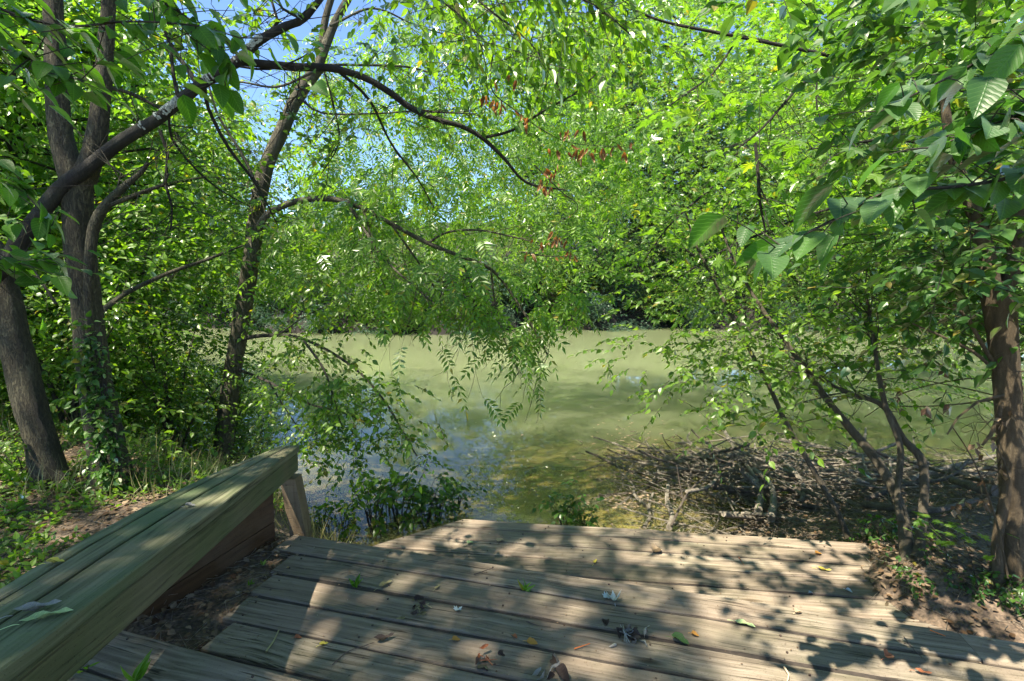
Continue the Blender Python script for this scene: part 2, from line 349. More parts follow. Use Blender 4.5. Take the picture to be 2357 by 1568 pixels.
def wood_mat(name, base, light, moss=.2, dirt=.4, ax=(1.4, 52, 52), seed=0., crack=.85, con=1.):
    """weathered board, grain along local x"""
    m, nt, K, N, out = nodes(name); tc = N('TexCoord'); at = N('Attribute', _attribute_name='var')
    ofs = N('CombineXYZ'); s1 = N('Math', _operation='MULTIPLY'); s1.inputs[1].default_value = 37.0; K(at.outputs['Fac'], s1.inputs[0]); K(s1.outputs[0], ofs.inputs[0]); K(s1.outputs[0], ofs.inputs[2])
    av = N('VectorMath', _operation='ADD'); K(tc.outputs['Object'], av.inputs[0]); K(ofs.outputs[0], av.inputs[1])
    wob = N('TexNoise', Scale=1.6, Detail=2.0); K(av.outputs[0], wob.inputs['Vector'])
    wm = N('VectorMath', _operation='MULTIPLY_ADD'); wm.inputs[1].default_value = (0, .07, .07); K(wob.outputs[1], wm.inputs[0]); K(av.outputs[0], wm.inputs[2])
    mp = N('Mapping'); mp.inputs['Scale'].default_value = ax; K(wm.outputs[0], mp.inputs[0])
    g1 = N('TexNoise', Scale=1.0, Detail=8.0, Roughness=.62); K(mp.outputs[0], g1.inputs['Vector'])
    mp2 = N('Mapping'); mp2.inputs['Scale'].default_value = (2.2, 95, 95); K(wm.outputs[0], mp2.inputs[0])
    g2 = N('TexNoise', Scale=1.0, Detail=3.0, Roughness=.5); K(mp2.outputs[0], g2.inputs['Vector'])
    big = N('TexNoise', Scale=2.2, Detail=5.0, Roughness=.6); K(av.outputs[0], big.inputs['Vector'])
    col = ramp(N, [(.25, tuple(x * (1 - .3 * con) for x in base)), (.42, base), (.62, light), (.8, tuple(x * (1 + .1 * con) for x in light))]); K(g1.outputs[0], col.inputs[0])
    # per-board tone
    hs = N('HueSaturation'); mv = N('MapRange'); mv.inputs[3].default_value = .72; mv.inputs[4].default_value = 1.2; K(at.outputs['Fac'], mv.inputs[0]); K(mv.outputs[0], hs.inputs['Value']); K(col.outputs[0], hs.inputs['Color'])
    # checks
    ck = ramp(N, [(.335, (.16, .14, .12)), (.40, (1, 1, 1))]); K(g2.outputs[0], ck.inputs[0])
    m1 = N('MixRGB', _blend_type='MULTIPLY'); m1.inputs[0].default_value = crack; K(hs.outputs[0], m1.inputs[1]); K(ck.outputs[0], m1.inputs[2])
    # dirt and moss
    dr = ramp(N, [(.42, (0, 0, 0)), (.66, (dirt,) * 3)]); K(big.outputs[0], dr.inputs[0])
    m2 = N('MixRGB'); m2.inputs[2].default_value = (.215, .155, .11, 1); K(dr.outputs[0], m2.inputs[0]); K(m1.outputs[0], m2.inputs[1])
    b2 = N('TexNoise', Scale=3.1, Detail=4.0); vv = N('VectorMath', _operation='ADD'); vv.inputs[1].default_value = (13 + seed, 7, 3); K(av.outputs[0], vv.inputs[0]); K(vv.outputs[0], b2.inputs['Vector'])
    mr = ramp(N, [(.45, (0, 0, 0)), (.72, (moss,) * 3)]); K(b2.outputs[0], mr.inputs[0])
    m3 = N('MixRGB'); m3.inputs[2].default_value = (.075, .11, .045, 1); K(mr.outputs[0], m3.inputs[0]); K(m2.outputs[0], m3.inputs[1])
    # knots
    mk = N('Mapping'); mk.inputs['Scale'].default_value = (1.1, 3.6, 3.6); K(av.outputs[0], mk.inputs[0]); vk = N('TexVoronoi', Scale=1.0); K(mk.outputs[0], vk.inputs['Vector'])
    kr = ramp(N, [(.03, (.35, .28, .22)), (.085, (1, 1, 1))]); K(vk.outputs['Distance'], kr.inputs[0])
    m4 = N('MixRGB', _blend_type='MULTIPLY'); m4.inputs[0].default_value = .9; K(m3.outputs[0], m4.inputs[1]); K(kr.outputs[0], m4.inputs[2])
    # specks
    sp = N('TexNoise', Scale=160.0, Detail=2.0); K(tc.outputs['Object'], sp.inputs['Vector']); sr = ramp(N, [(.28, (.45, .4, .35)), (.38, (1, 1, 1))]); K(sp.outputs[0], sr.inputs[0])
    m5 = N('MixRGB', _blend_type='MULTIPLY'); m5.inputs[0].default_value = .7; K(m4.outputs[0], m5.inputs[1]); K(sr.outputs[0], m5.inputs[2])
    b = N('BsdfPrincipled', Roughness=.88); b.inputs['Specular IOR Level'].default_value = .25; K(m5.outputs[0], b.inputs['Base Color'])
    ad = N('Math', _operation='ADD'); K(g1.outputs[0], ad.inputs[0]); K(ck.outputs[0], ad.inputs[1])
    a2 = N('Math', _operation='ADD'); K(ad.outputs[0], a2.inputs[0]); K(sr.outputs[0], a2.inputs[1])
    bu = N('Bump', Strength=.55, Distance=.004); K(a2.outputs[0], bu.inputs['Height']); K(bu.outputs[0], b.inputs['Normal'])
    K(b.outputs[0], out.inputs[0]); return m
M_deck = wood_mat('weathered_deck', (.145, .112, .076), (.275, .22, .158), .25, .6)
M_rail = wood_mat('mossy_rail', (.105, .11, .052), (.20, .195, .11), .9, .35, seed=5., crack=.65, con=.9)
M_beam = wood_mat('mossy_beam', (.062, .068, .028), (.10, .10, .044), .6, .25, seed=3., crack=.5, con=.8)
M_wall = wood_mat('dark_board', (.055, .026, .010), (.08, .038, .015), .05, .25, seed=9., crack=.35, con=.5)  # very dark red-brown base colour for the retaining boards
M_post = wood_mat('post_wood', (.13, .088, .045), (.20, .14, .075), .25, .3, ax=(34, 34, 1.2), crack=.3, con=.6)
M_sand = None

def ground_mat():
    m, nt, K, N, out = nodes('soil'); ge = N('NewGeometry'); sx = N('SeparateXYZ'); K(ge.outputs['Position'], sx.inputs[0])
    n1 = N('TexNoise', Scale=5.0, Detail=9.0, Roughness=.7); n2 = N('TexNoise', Scale=60.0, Detail=4.0); n3 = N('TexVoronoi', Scale=34.0)
    for n in (n1, n2, n3): K(ge.outputs['Position'], n.inputs['Vector'])
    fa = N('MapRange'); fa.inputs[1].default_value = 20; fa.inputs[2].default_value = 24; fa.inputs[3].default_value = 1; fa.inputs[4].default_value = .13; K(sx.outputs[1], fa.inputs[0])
    dry = ramp(N, [(.3, (.055, .038, .024)), (.5, (.12, .085, .055)), (.7, (.22, .16, .11))]); K(n1.outputs[0], dry.inputs[0])
    sp = ramp(N, [(.35, (.5, .5, .5)), (.6, (1.15, 1.1, 1.05))]); K(n2.outputs[0], sp.inputs[0])
    mu = N('MixRGB', _blend_type='MULTIPLY'); mu.inputs[0].default_value = 1; K(dry.outputs[0], mu.inputs[1]); K(sp.outputs[0], mu.inputs[2])
    wet = N('MapRange'); wet.inputs[1].default_value = -.66; wet.inputs[2].default_value = -.45; K(sx.outputs[2], wet.inputs[0])
    mm = N('MixRGB'); mm.inputs[1].default_value = (.12, .092, .06, 1); K(wet.outputs[0], mm.inputs[0]); K(mu.outputs[0], mm.inputs[2])
    bed = N('MapRange'); bed.inputs[1].default_value = -.80; bed.inputs[2].default_value = -.74; K(sx.outputs[2], bed.inputs[0])
    bc = ramp(N, [(.3, (.20, .17, .07)), (.5, (.29, .25, .11)), (.7, (.37, .33, .16))]); K(n1.outputs[0], bc.inputs[0])
    bm = N('MixRGB'); K(bed.outputs[0], bm.inputs[0]); K(bc.outputs[0], bm.inputs[1]); K(mm.outputs[0], bm.inputs[2])
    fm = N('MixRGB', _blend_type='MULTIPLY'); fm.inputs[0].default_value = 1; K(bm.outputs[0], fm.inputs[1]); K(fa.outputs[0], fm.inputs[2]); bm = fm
    b = N('BsdfPrincipled', Roughness=.95); K(bm.outputs[0], b.inputs['Base Color'])
    ad = N('Math', _operation='ADD'); K(n2.outputs[0], ad.inputs[0]); K(n3.outputs[0], ad.inputs[1])
    bu = N('Bump', Strength=.8, Distance=.02); K(ad.outputs[0], bu.inputs['Height']); K(bu.outputs[0], b.inputs['Normal'])
    K(b.outputs[0], out.inputs[0]); return m
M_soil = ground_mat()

def water_mat():
    m, nt, K, N, out = nodes('river_water'); ge = N('NewGeometry')
    n1 = N('TexNoise', Scale=.5, Detail=4.0); K(ge.outputs['Position'], n1.inputs['Vector'])
    mur = ramp(N, [(.3, (.175, .20, .092)), (.7, (.19, .217, .102))]); K(n1.outputs[0], mur.inputs[0])
    d = N('SubsurfaceScattering'); d.falloff = 'BURLEY'; K(mur.outputs[0], d.inputs[0]); d.inputs['Scale'].default_value = 1.0; d.inputs['Radius'].default_value = (1.6, 1.8, 1.2)
    t = N('BsdfTransparent'); t.inputs[0].default_value = (.90, .86, .62, 1)
    sx = N('SeparateXYZ'); K(ge.outputs['Position'], sx.inputs[0])
    md = N('MapRange'); md.inputs[1].default_value = 4.6; md.inputs[2].default_value = 11.0; md.inputs[3].default_value = .24; md.inputs[4].default_value = .94; K(sx.outputs[1], md.inputs[0])
    ms = N('MixShader'); K(md.outputs[0], ms.inputs[0]); K(t.outputs[0], ms.inputs[1]); K(d.outputs[0], ms.inputs[2])
    n2 = N('TexNoise', Scale=3.5, Detail=3.0); mp = N('Mapping'); mp.inputs['Scale'].default_value = (1, .6, 1); K(ge.outputs['Position'], mp.inputs[0]); K(mp.outputs[0], n2.inputs['Vector'])
    bu = N('Bump', Strength=.008, Distance=.02); K(n2.outputs[0], bu.inputs['Height'])
    g = N('BsdfGlossy'); g.inputs['Roughness'].default_value = .0; K(bu.outputs[0], g.inputs['Normal'])
    fr = N('Fresnel'); fr.inputs[0].default_value = 1.38
    m2 = N('MixShader'); K(fr.outputs[0], m2.inputs[0]); K(ms.outputs[0], m2.inputs[1]); K(g.outputs[0], m2.inputs[2])
    K(m2.outputs[0], out.inputs[0]); return m
M_water = water_mat()

def plain(name, col, rough=.8, nscale=40., amp=.35):
    m, nt, K, N, out = nodes(name); tc = N('TexCoord'); no = N('TexNoise', Scale=nscale, Detail=5.0); K(tc.outputs['Object'], no.inputs['Vector'])
    r = ramp(N, [(.3, tuple(x * (1 - amp) for x in col)), (.7, tuple(min(1, x * (1 + amp)) for x in col))]); K(no.outputs[0], r.inputs[0])
    b = N('BsdfPrincipled', Roughness=rough); K(r.outputs[0], b.inputs['Base Color'])
    bu = N('Bump', Strength=.4, Distance=.003); K(no.outputs[0], bu.inputs['Height']); K(bu.outputs[0], b.inputs['Normal'])
    K(b.outputs[0], out.inputs[0]); return m
M_lichen = plain('lichen', (.30, .31, .25)); M_stone = plain('stone', (.30, .26, .17), .9, 8.)

# ------------------------------------------------------------------ terrain and river
WZ = -.72
SX = np.array([-60, -20, -10, -6.5, -3.9, -2.4, -1.4, -.6, .4, 1.3, 2.4, 4.0, 6.1, 10, 20, 60])
SY = np.array([13, 12, 9.5, 7.8, 6.5, 5.3, 4.1, 3.3, 3.3, 3.8, 5.0, 6.0, 6.0, 5.8, 5, 3])
def shore(x): return np.interp(x, SX, SY)
def far_shore(x): return 26.0 + .0035 * x * x + 1.5 * np.sin(x * .23) + .8 * np.sin(x * .8 + 1) + .35 * np.sin(x * 2.3)
def gz(x, y):
    x = np.asarray(x, float); y = np.asarray(y, float)
    d = shore(x) - y
    inl = np.interp(x, [-3, -1.75, -1.6, -1.2, -1.0, 1.8, 2.6, 5], [.14, .12, -.01, -.03, -.36, -.36, -.16, -.1])
    # soil heaped over the right end of the lower landing
    inl = inl + .20 * np.exp(-(((x - 2.35) / .45) ** 2 + ((y - 2.75) / .35) ** 2)) * (x > 1)
    near = WZ + (inl - WZ) * smooth(-.1, np.interp(x, [-3, -1, 2, 5], [2.2, 1.0, 2.2, 2.4]), d)
    bed = WZ - .02 - .55 * smooth(0, 5, -d) - .5 * smooth(4, 10, -d)
    z = np.where(d > 0, near, bed)
    f = y - far_shore(x)
    zf = WZ - 1.0 * (1 - smooth(-4, 0, f)) + 1.5 * smooth(0, 1.6, f) + 3.0 * smooth(1.5, 20, f) + 9.0 * smooth(16, 70, f)
    return np.where(f > -5, np.where(f > 0, zf, np.minimum(zf, np.maximum(z, -3))), z)
def axis(a, b, fine0, fine1, fs, cs):
    return np.unique(np.round(np.concatenate((np.arange(a, fine0, cs), np.arange(fine0, fine1, fs), np.arange(fine1, b + cs, cs))), 4))
gx = axis(-90, 90, -7, 8, .07, 1.2); gy = axis(-14, 110, .3, 10, .07, .9)
XX, YY = np.meshgrid(gx, gy); ZZ = gz(XX, YY)
for j in range(len(gy)):
    if gy[j] > 30 and j % 2: continue
nz = np.array([[noise.fractal(Vector((x * 1.7, y * 1.7, 0)), 1.0, 2.0, 4) for x in gx] for y in gy])
ZZ = ZZ + nz * np.where((XX > -7) & (XX < 8) & (YY < 10), .028, .12) * np.where(ZZ < WZ, 1.2, 1.0)
h, w = XX.shape; ii = (np.arange(h - 1)[:, None] * w + np.arange(w - 1)[None])
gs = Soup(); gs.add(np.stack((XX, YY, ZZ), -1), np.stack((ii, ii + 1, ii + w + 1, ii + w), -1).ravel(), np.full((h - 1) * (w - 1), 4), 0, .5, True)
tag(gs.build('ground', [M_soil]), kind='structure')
ws = Soup(); wx = np.linspace(-90, 90, 40); ww, wh = np.meshgrid(wx, np.linspace(2, 40, 20)); a, b = ww.shape; ii = (np.arange(a - 1)[:, None] * b + np.arange(b - 1)[None])
ws.add(np.stack((ww, wh, np.full_like(ww, WZ)), -1), np.stack((ii, ii + 1, ii + b + 1, ii + b), -1).ravel(), np.full((a - 1) * (b - 1), 4))
tag(ws.build('water', [M_water]), kind='structure')
def on_ground(px, py, z0=-.3):
    p = PZ(px, py, z0)
    for _ in range(12): p = PZ(px, py, min(float(gz(p[0], p[1])), 1.2))
    return p

# submerged stones on the bed
st = Soup()
for i in range(150):
    x = rng.uniform(-4, 5); y = shore(x) + rng.uniform(.6, 8); r = rng.uniform(.06, .26)
    c = np.array((x, y, float(gz(x, y)) + r * .04)); n = 9; a = np.arange(n) / n * 6.283 + rng.uniform(0, 6); rr = r * rng.uniform(.7, 1.15, n)
    lo = np.stack((c[0] + np.cos(a) * rr * 1.3, c[1] + np.sin(a) * rr * .7, np.full(n, c[2] - .03)), -1); hi = lo * 1; hi[:, :2] = c[:2] + (lo[:, :2] - c[:2]) * .82; hi[:, 2] = c[2] + r * .18
    k = np.arange(n); st.add(np.vstack((lo, hi)), np.stack((k, (k + 1) % n, (k + 1) % n + n, k + n), -1).ravel(), np.full(n, 4)); st.add(hi, k, [n])
tag(st.build('riverbed_stones', [M_stone]), 'flat tan stones lying under the shallow green water', 'stones', kind='stuff')

# ------------------------------------------------------------------ timber landings
M_nail = plain('rusty_nail', (.05, .03, .02), .7)
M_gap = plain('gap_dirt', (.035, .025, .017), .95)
def deck(name, label, ang, z, rows, cat, group=None, sl=(0., 0.)):
    """rows: (n0, n1, x_left, x_right) in plank coordinates"""
    o = empty(name, (0, 0, z), label, cat, group); o.rotation_euler = (0, 0, ang)
    s = Soup(); e = Soup()
    for (n0, n1, xl, xr) in rows:
        xs = xl; 
        while xs < xr - .05:
            xe = xr if xr - xs < 3.9 else xs + 3.4
            box(s, (xs, n0, -.038), (xe - .004, n1, random.uniform(-.003, .002)), None, max(2, int((xe - xs) / .1)), .006, .006, 0, random.random(), .0015, (sl[0] * (n1 - n0) if xs == xl else 0., sl[1] * (n1 - n0) if xe == xr else 0.)); xs = xe
    for (a_, b_, xa_, xb_) in rows:
        for x_ in np.arange(xa_ + .07, xb_, .61):
            for y_ in (a_ + .04, b_ - .04):
                c_ = np.array((x_ + random.uniform(-.012, .012), y_ + random.uniform(-.008, .008), .0035)); k_ = np.arange(8); rr_ = .0048
                tp_ = c_ + np.stack((np.cos(k_ * .785), np.sin(k_ * .785), 0 * k_), -1) * rr_; s.add(np.vstack((tp_ - (0, 0, .006), tp_)), np.stack((k_, (k_ + 1) % 8, (k_ + 1) % 8 + 8, k_ + 8), -1).ravel(), [4] * 8, 1); s.add(tp_, k_, [8], 1)
    s.build('decking', [M_deck, M_nail], o)
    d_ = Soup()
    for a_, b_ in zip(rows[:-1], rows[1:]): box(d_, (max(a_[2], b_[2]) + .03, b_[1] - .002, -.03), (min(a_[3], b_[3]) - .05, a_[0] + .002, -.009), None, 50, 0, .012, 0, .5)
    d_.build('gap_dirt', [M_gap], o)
    n0 = min(r[0] for r in rows); n1 = max(r[1] for r in rows); xl = min(r[2] for r in rows); xr = max(r[3] for r in rows)
    j = Soup(); top = max(rows, key=lambda r: r[1])
    box(j, (top[2] + .05, n1 - .06, -.185), (top[3] - .05, n1 - .02, -.045), None, 20, .004, .003, 0, .3)
    for x in np.arange(top[2] + .3, top[3] - .1, .6): box(j, (x, n0 + .03, -.17), (x + .04, n1 - .065, -.043), None, 2, 0, 0, 0, random.random())
    j.build('joist_frame', [M_deck], o)
    return o
def to_local(px, py, z, ang):
    p = PZ(px, py, z); c, s_ = math.cos(-ang), math.sin(-ang); return p[0] * c - p[1] * s_, p[0] * s_ + p[1] * c
A1 = math.radians(-15.2); rows = []
lefts = [(678, 1232), (622, 1312), (574, 1366), (518, 1424), (480, 1490), (470, 1560), (440, 1640), (420, 1720), (400, 1800)]
edge = 2.545
for i in range(9):
    n1 = edge - .195 * i; g = .017
    if i == 2: n1 -= .012
    if i == 3: n1 -= .006
    xl = to_local(*lefts[i], 0, A1)[0] + random.uniform(-.02, .02)
    rows.append((edge - .195 * (i + 1) + g * .5, n1 - g * .5, xl, 4.6 + random.uniform(-.03, .03)))
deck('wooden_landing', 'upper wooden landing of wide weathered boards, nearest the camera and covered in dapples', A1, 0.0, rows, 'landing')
A2 = math.radians(-7.6); Z2 = -.2
rows = []; e2 = 3.50; n = e2; pitch = [.14, .17, .178, .178, .18, .18, .18, .18]
LB = [to_local(1072, 1193, Z2, A2), to_local(860, 1256, Z2, A2)]; RB = [to_local(1985, 1243, Z2, A2), to_local(2170, 1445, Z2, A2)]
e2 = LB[0][1]; n = e2
for w_ in pitch:
    m_ = n - w_ / 2; fl = lambda q, t: q[0][0] + (q[1][0] - q[0][0]) * (q[0][1] - t) / (q[0][1] - q[1][1])
    rows.append((n - w_ + .007, n - .006, max(fl(LB, m_), -1.35), fl(RB, m_)))
    n -= w_
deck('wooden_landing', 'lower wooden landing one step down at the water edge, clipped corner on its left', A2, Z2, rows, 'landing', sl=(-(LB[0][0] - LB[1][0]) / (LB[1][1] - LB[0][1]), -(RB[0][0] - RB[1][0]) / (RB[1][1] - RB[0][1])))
A3 = math.radians(-17.5)
p = to_local(283, 1447, .15, A3); rows = [(p[1] - .2 * (i + 1) + .005, p[1] - .2 * i - .005, p[0] + .05 * i, 3.2) for i in range(4)]
# the higher step only reaches the lower left corner of the view
rows = [(a, b, c, c + 1.25 + .1 * i) for i, (a, b, c, d) in enumerate(rows)]
rows = [(p[1] - .2 * (i + 1) + .005, p[1] - .2 * i - .005, p[0] + .03 * i, p[0] + 3.6) for i in range(5)]
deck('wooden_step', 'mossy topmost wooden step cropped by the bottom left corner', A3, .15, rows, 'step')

# ------------------------------------------------------------------ timber barrier (sloping cap on a beam, retaining boards below)
R0 = np.array((-1.335, 3.09, .525)); R1 = np.array((-1.075, 1.05, .71)); u = (R1 - R0) / np.linalg.norm(R1 - R0)
side = unit(np.cross(u, (0, 0, 1.)));                              # towards the left bank
if side[0] > 0: side = -side
nrm = np.cross(side, u); nrm = nrm if nrm[2] > 0 else -nrm
Mr = Matrix(((u[0], side[0], nrm[0], R0[0]), (u[1], side[1], nrm[1], R0[1]), (u[2], side[2], nrm[2], R0[2]), (0, 0, 0, 1)))
def on_cap(px, py, up=0.):
    r = ray(px, py); o = np.array((0, 0, CAMZ)); t = np.dot(R0 + nrm * up - o, nrm) / np.dot(r, nrm); return o + r * t
def cap_xy(px, py): q = on_cap(px, py) - R0; return float(q @ u), float(q @ side)
barrier = empty('timber_barrier', R0, 'long mossy timber barrier with a broad cap sloping to the water', 'barrier')
def rail_part(name, mat, fn, length=3.3):
    s = Soup(); fn(s); o = s.build(name, [mat], barrier); o.matrix_local = Matrix.Translation(-Vector(R0)) @ Mr; return o
Lpts = [cap_xy(*q) for q in ((648, 1024), (478, 1094), (323, 1170), (104, 1288), (0, 1353))]
lx = [q[0] for q in Lpts] + [3.4]; ly = [q[1] for q in Lpts] + [Lpts[-1][1] + .02]
def board(s, xa, xb, ya, yb, z0, z1, n=60, var=.5):
    """cap board with edges given as functions of x"""
    xs = np.linspace(xa, xb, n + 1); V = []
    for x in xs:
        a, b = ya(x), yb(x); wv = .0015 * noise.noise(Vector((x * 6, a * 20, 1))); bv = .0045 + .002 * noise.noise(Vector((x * 9, a * 9, 4)))
        V.append([(x, a, z0), (x, b, z0), (x, b + wv, z1 - bv), (x, b - bv, z1 + wv), (x, a + bv, z1 + wv), (x, a + wv, z1 - bv)])
    V = np.array(V).reshape(-1, 3); m = 6; i = np.arange(n)[:, None] * m; k = np.arange(m)[None]; k2 = (k + 1) % m
    s.add(V, np.stack((i + k, i + m + k, i + m + k2, i + k2), -1).reshape(-1), np.full(n * m, 4), 0, var)
    s.add(V[:m], np.arange(m)[::-1], [m], 0, var); s.add(V[-m:], np.arange(m), [m], 0, var)
full = lambda x: np.interp(x, lx, ly)
for j, (f0, f1) in enumerate(((0, .49), (.52, .80), (.825, 1.0))):
    rail_part('cap_board', M_rail, lambda s: board(s, -.015 + .0 * j, 3.4, lambda x: -.012 + (full(x) + .012) * f0 + (0.0 if j == 0 else .002), lambda x: -.012 + (full(x) + .012) * f1 - .002, -.038, 0, var=.2 + .3 * j))
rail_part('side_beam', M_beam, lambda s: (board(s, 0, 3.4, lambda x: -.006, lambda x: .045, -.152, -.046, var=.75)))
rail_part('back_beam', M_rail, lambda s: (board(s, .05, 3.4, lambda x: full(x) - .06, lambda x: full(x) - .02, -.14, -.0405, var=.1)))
# retaining boards (vertical, under the cap)
W0 = PZ(640, 1224, 0); W1 = PZ(359, 1413, 0); wd = unit(W1 - W0); W2 = W0 + wd * 3.0; wa = math.atan2(wd[1], wd[0])
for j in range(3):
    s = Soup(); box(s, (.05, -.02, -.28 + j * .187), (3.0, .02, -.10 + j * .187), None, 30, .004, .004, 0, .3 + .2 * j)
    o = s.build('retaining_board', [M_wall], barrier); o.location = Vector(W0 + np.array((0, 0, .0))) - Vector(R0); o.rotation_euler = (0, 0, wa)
# posts
def post(px0, py0, wpx, x0):
    s = Soup(); b = Vector(x0); box(s, (-.05, -.045, -.5), (.05, .045, R0[2] - .04 - .11), Matrix.Translation((0, 0, 0)), 2, .004, 0, 0, .4)
    return s
pb = PZ(682, 1226, 0.0)
s = Soup()
V = []
for z, k in ((-.5, 0), (.0, 0), (.34, 1)):
    c = np.array((pb[0] - .0, pb[1] + .06, z)) if not k else np.array((R0[0] - .035, R0[1] - .03, z))
    for dx, dy in ((-.045, -.05), (.05, -.05), (.05, .05), (-.045, .05)): V.append(c + np.array((dx, dy, 0)))
V = np.array(V); f = []
for i in range(2):
    for k in range(4): f.append((i * 4 + k, i * 4 + (k + 1) % 4, i * 4 + 4 + (k + 1) % 4, i * 4 + 4 + k))
f.append((8, 9, 10, 11)); s.add(V, np.concatenate(f), [4] * 9); s.build('post', [M_post], barrier, R0)

# ------------------------------------------------------------------ trees
def PL(pts, y, ypx=None):
    """px polyline -> world points at distance y (scalar or list)"""
    ys = np.interp(np.linspace(0, 1, len(pts)), np.linspace(0, 1, len(y)), y) if hasattr(y, '__len__') else [y] * len(pts)
    return [PY(a, b, yy) for (a, b), yy in zip(pts, ys)], np.array(ys)
def limb(soup, pts, rpx, y, sides=10, step=.07, bump=.08, mat=0, seed=0):
    P, ys = PL(pts, y); r = np.interp(np.linspace(0, 1, len(pts)), np.linspace(0, 1, len(rpx)), rpx) * ys / F / np.sqrt(1 + np.array([((a - 1178) / F) ** 2 for a, b in pts])) ** .5
    tube(soup, P, r, sides, step, bump, mat, seed=seed); return P, r
def twiglets(soup, P, n, ln, r=.004, mat=0, droop=.2, seed=0, sub=2):
    """thin bare side twigs along a limb; returns their ends"""
    R = np.random.default_rng(seed); P = np.array(P); ends = []
    for i in range(n):
        t = R.uniform(.15, 1) * (len(P) - 1); a = int(min(t, len(P) - 2)); b = P[a] + (P[a + 1] - P[a]) * (t - a)
        d = unit(P[a + 1] - P[a]) * .6 + R.normal(0, .6, 3) * np.array((1, .8, .7)); d = unit(d); L = ln * R.uniform(.4, 1.2)
        q = [b, b + d * L * .4 + R.normal(0, .03, 3), b + d * L * .75 + R.normal(0, .05, 3) - np.array((0, 0, droop * .4 * L)), b + d * L - np.array((0, 0, droop * L))]
        tube(soup, q, [r, r * .8, r * .5, r * .25], 5, .12, 0, mat, cap=False); ends += q[1:]
        for s_ in range(sub):
            c = q[1 + s_ % 2]; e = c + unit(d + R.normal(0, .6, 3)) * L * .45; tube(soup, [c, (c + e) / 2 + R.normal(0, .02, 3), e], [r * .6, r * .4, r * .2], 4, .15, 0, mat, cap=False); ends.append(e)
    return np.array(ends)
def tree(name, base, label, cat='tree', group=None): return empty(name, base, label, cat, group)

# --- lichen-limbed tree at the far left
b1 = on_ground(120, 1112); t1 = tree('leaning_tree', b1, 'thick tree leaning out of the left edge with a lichen-spotted limb')
y1 = b1[1]
s = Soup(); limb(s, [(128, 1135), (112, 1080), (85, 980), (55, 870), (25, 740), (-5, 620), (-30, 560)], [52, 40, 37, 36, 35, 34, 30], y1, 18, .05, .10)
for dx in (-50, 48, 10): limb(s, [(118, 1070), (120 + dx * .5, 1105), (120 + dx, 1128)], [18, 16, 6], [y1, y1 - .05], 10, .05, .1)
s.build('trunk', [M_bark], t1, b1)
s = Soup(); yl = [3.3, 3.4, 3.5, 3.7]
L1, r1 = limb(s, [(-25, 640), (20, 600), (50, 550), (95, 490), (140, 435), (200, 388), (285, 322), (370, 270), (450, 205), (545, 142), (600, 92), (660, 60), (700, 42), (760, -30), (830, -120)], [25, 22, 21, 19, 19, 16, 14, 12, 12, 10, 9, 8, 6, 5], yl, 14, .04, .12)
L2, r2 = limb(s, [(548, 140), (600, 147), (680, 155), (760, 157), (840, 180), (900, 215), (950, 252), (1020, 280), (1060, 290), (1110, 318), (1160, 365), (1200, 412), (1240, 430), (1300, 437)], [9, 9, 9, 8, 7, 7, 6, 5, 5, 4, 3, 2.5, 1.5], [3.6, 4.6], 10, .05, .08)
br = [([(1110, 318), (1180, 300), (1260, 250), (1320, 218), (1370, 172)], [3.5, 3, 2, 1.5], 4.3), ([(453, 193), (425, 150), (390, 95), (360, 20)], [6, 5, 4, 3], 3.6),
      ([(410, 222), (400, 175), (395, 130), (393, 60)], [5, 4, 3], 3.6), ([(368, 300), (386, 360), (381, 425), (396, 476), (393, 530)], [4, 4, 3, 2], 3.6),
      ([(470, 190), (480, 250), (526, 340), (590, 425), (640, 520)], [5, 4, 4, 3, 1], [3.7, 4.2]), ([(390, 260), (396, 320), (451, 390), (510, 440), (576, 476)], [3, 3, 2, 1.5], [3.6, 4]),
      ([(700, 45), (650, 20), (630, -20)], [4, 3, 3], 3.7), ([(600, 92), (640, 50), (625, 0), (610, -40)], [4, 3, 2.5], 3.7),
      ([(780, 165), (850, 230), (900, 330), (960, 410), (1000, 480)], [4, 3, 2.5, 2, 1], [4, 4.6]), ([(690, 155), (685, 220), (660, 240), (655, 170)], [1.5, 1.5, 1], 3.8),
      ([(745, 160), (770, 250), (780, 330), (740, 400)], [2, 2, 1], 4), ([(860, 190), (960, 250), (1030, 260), (1100, 262)], [3, 2, 1], 4.2), ([(530, 150), (620, 160), (700, 130), (740, 100)], [3, 2, 1], 3.7)]
tips = []
for q, rr, y in br: P_, _ = limb(s, q, rr, y, 7, .08, .05); tips.append(P_)
tw = [twiglets(s, P_, 7, .45, .0035, seed=11 + i) for i, P_ in enumerate(tips + [L2, L1])]
s.build('limb', [M_barkd], t1, b1)
P_, R_ = spline(L1, r1, .012)
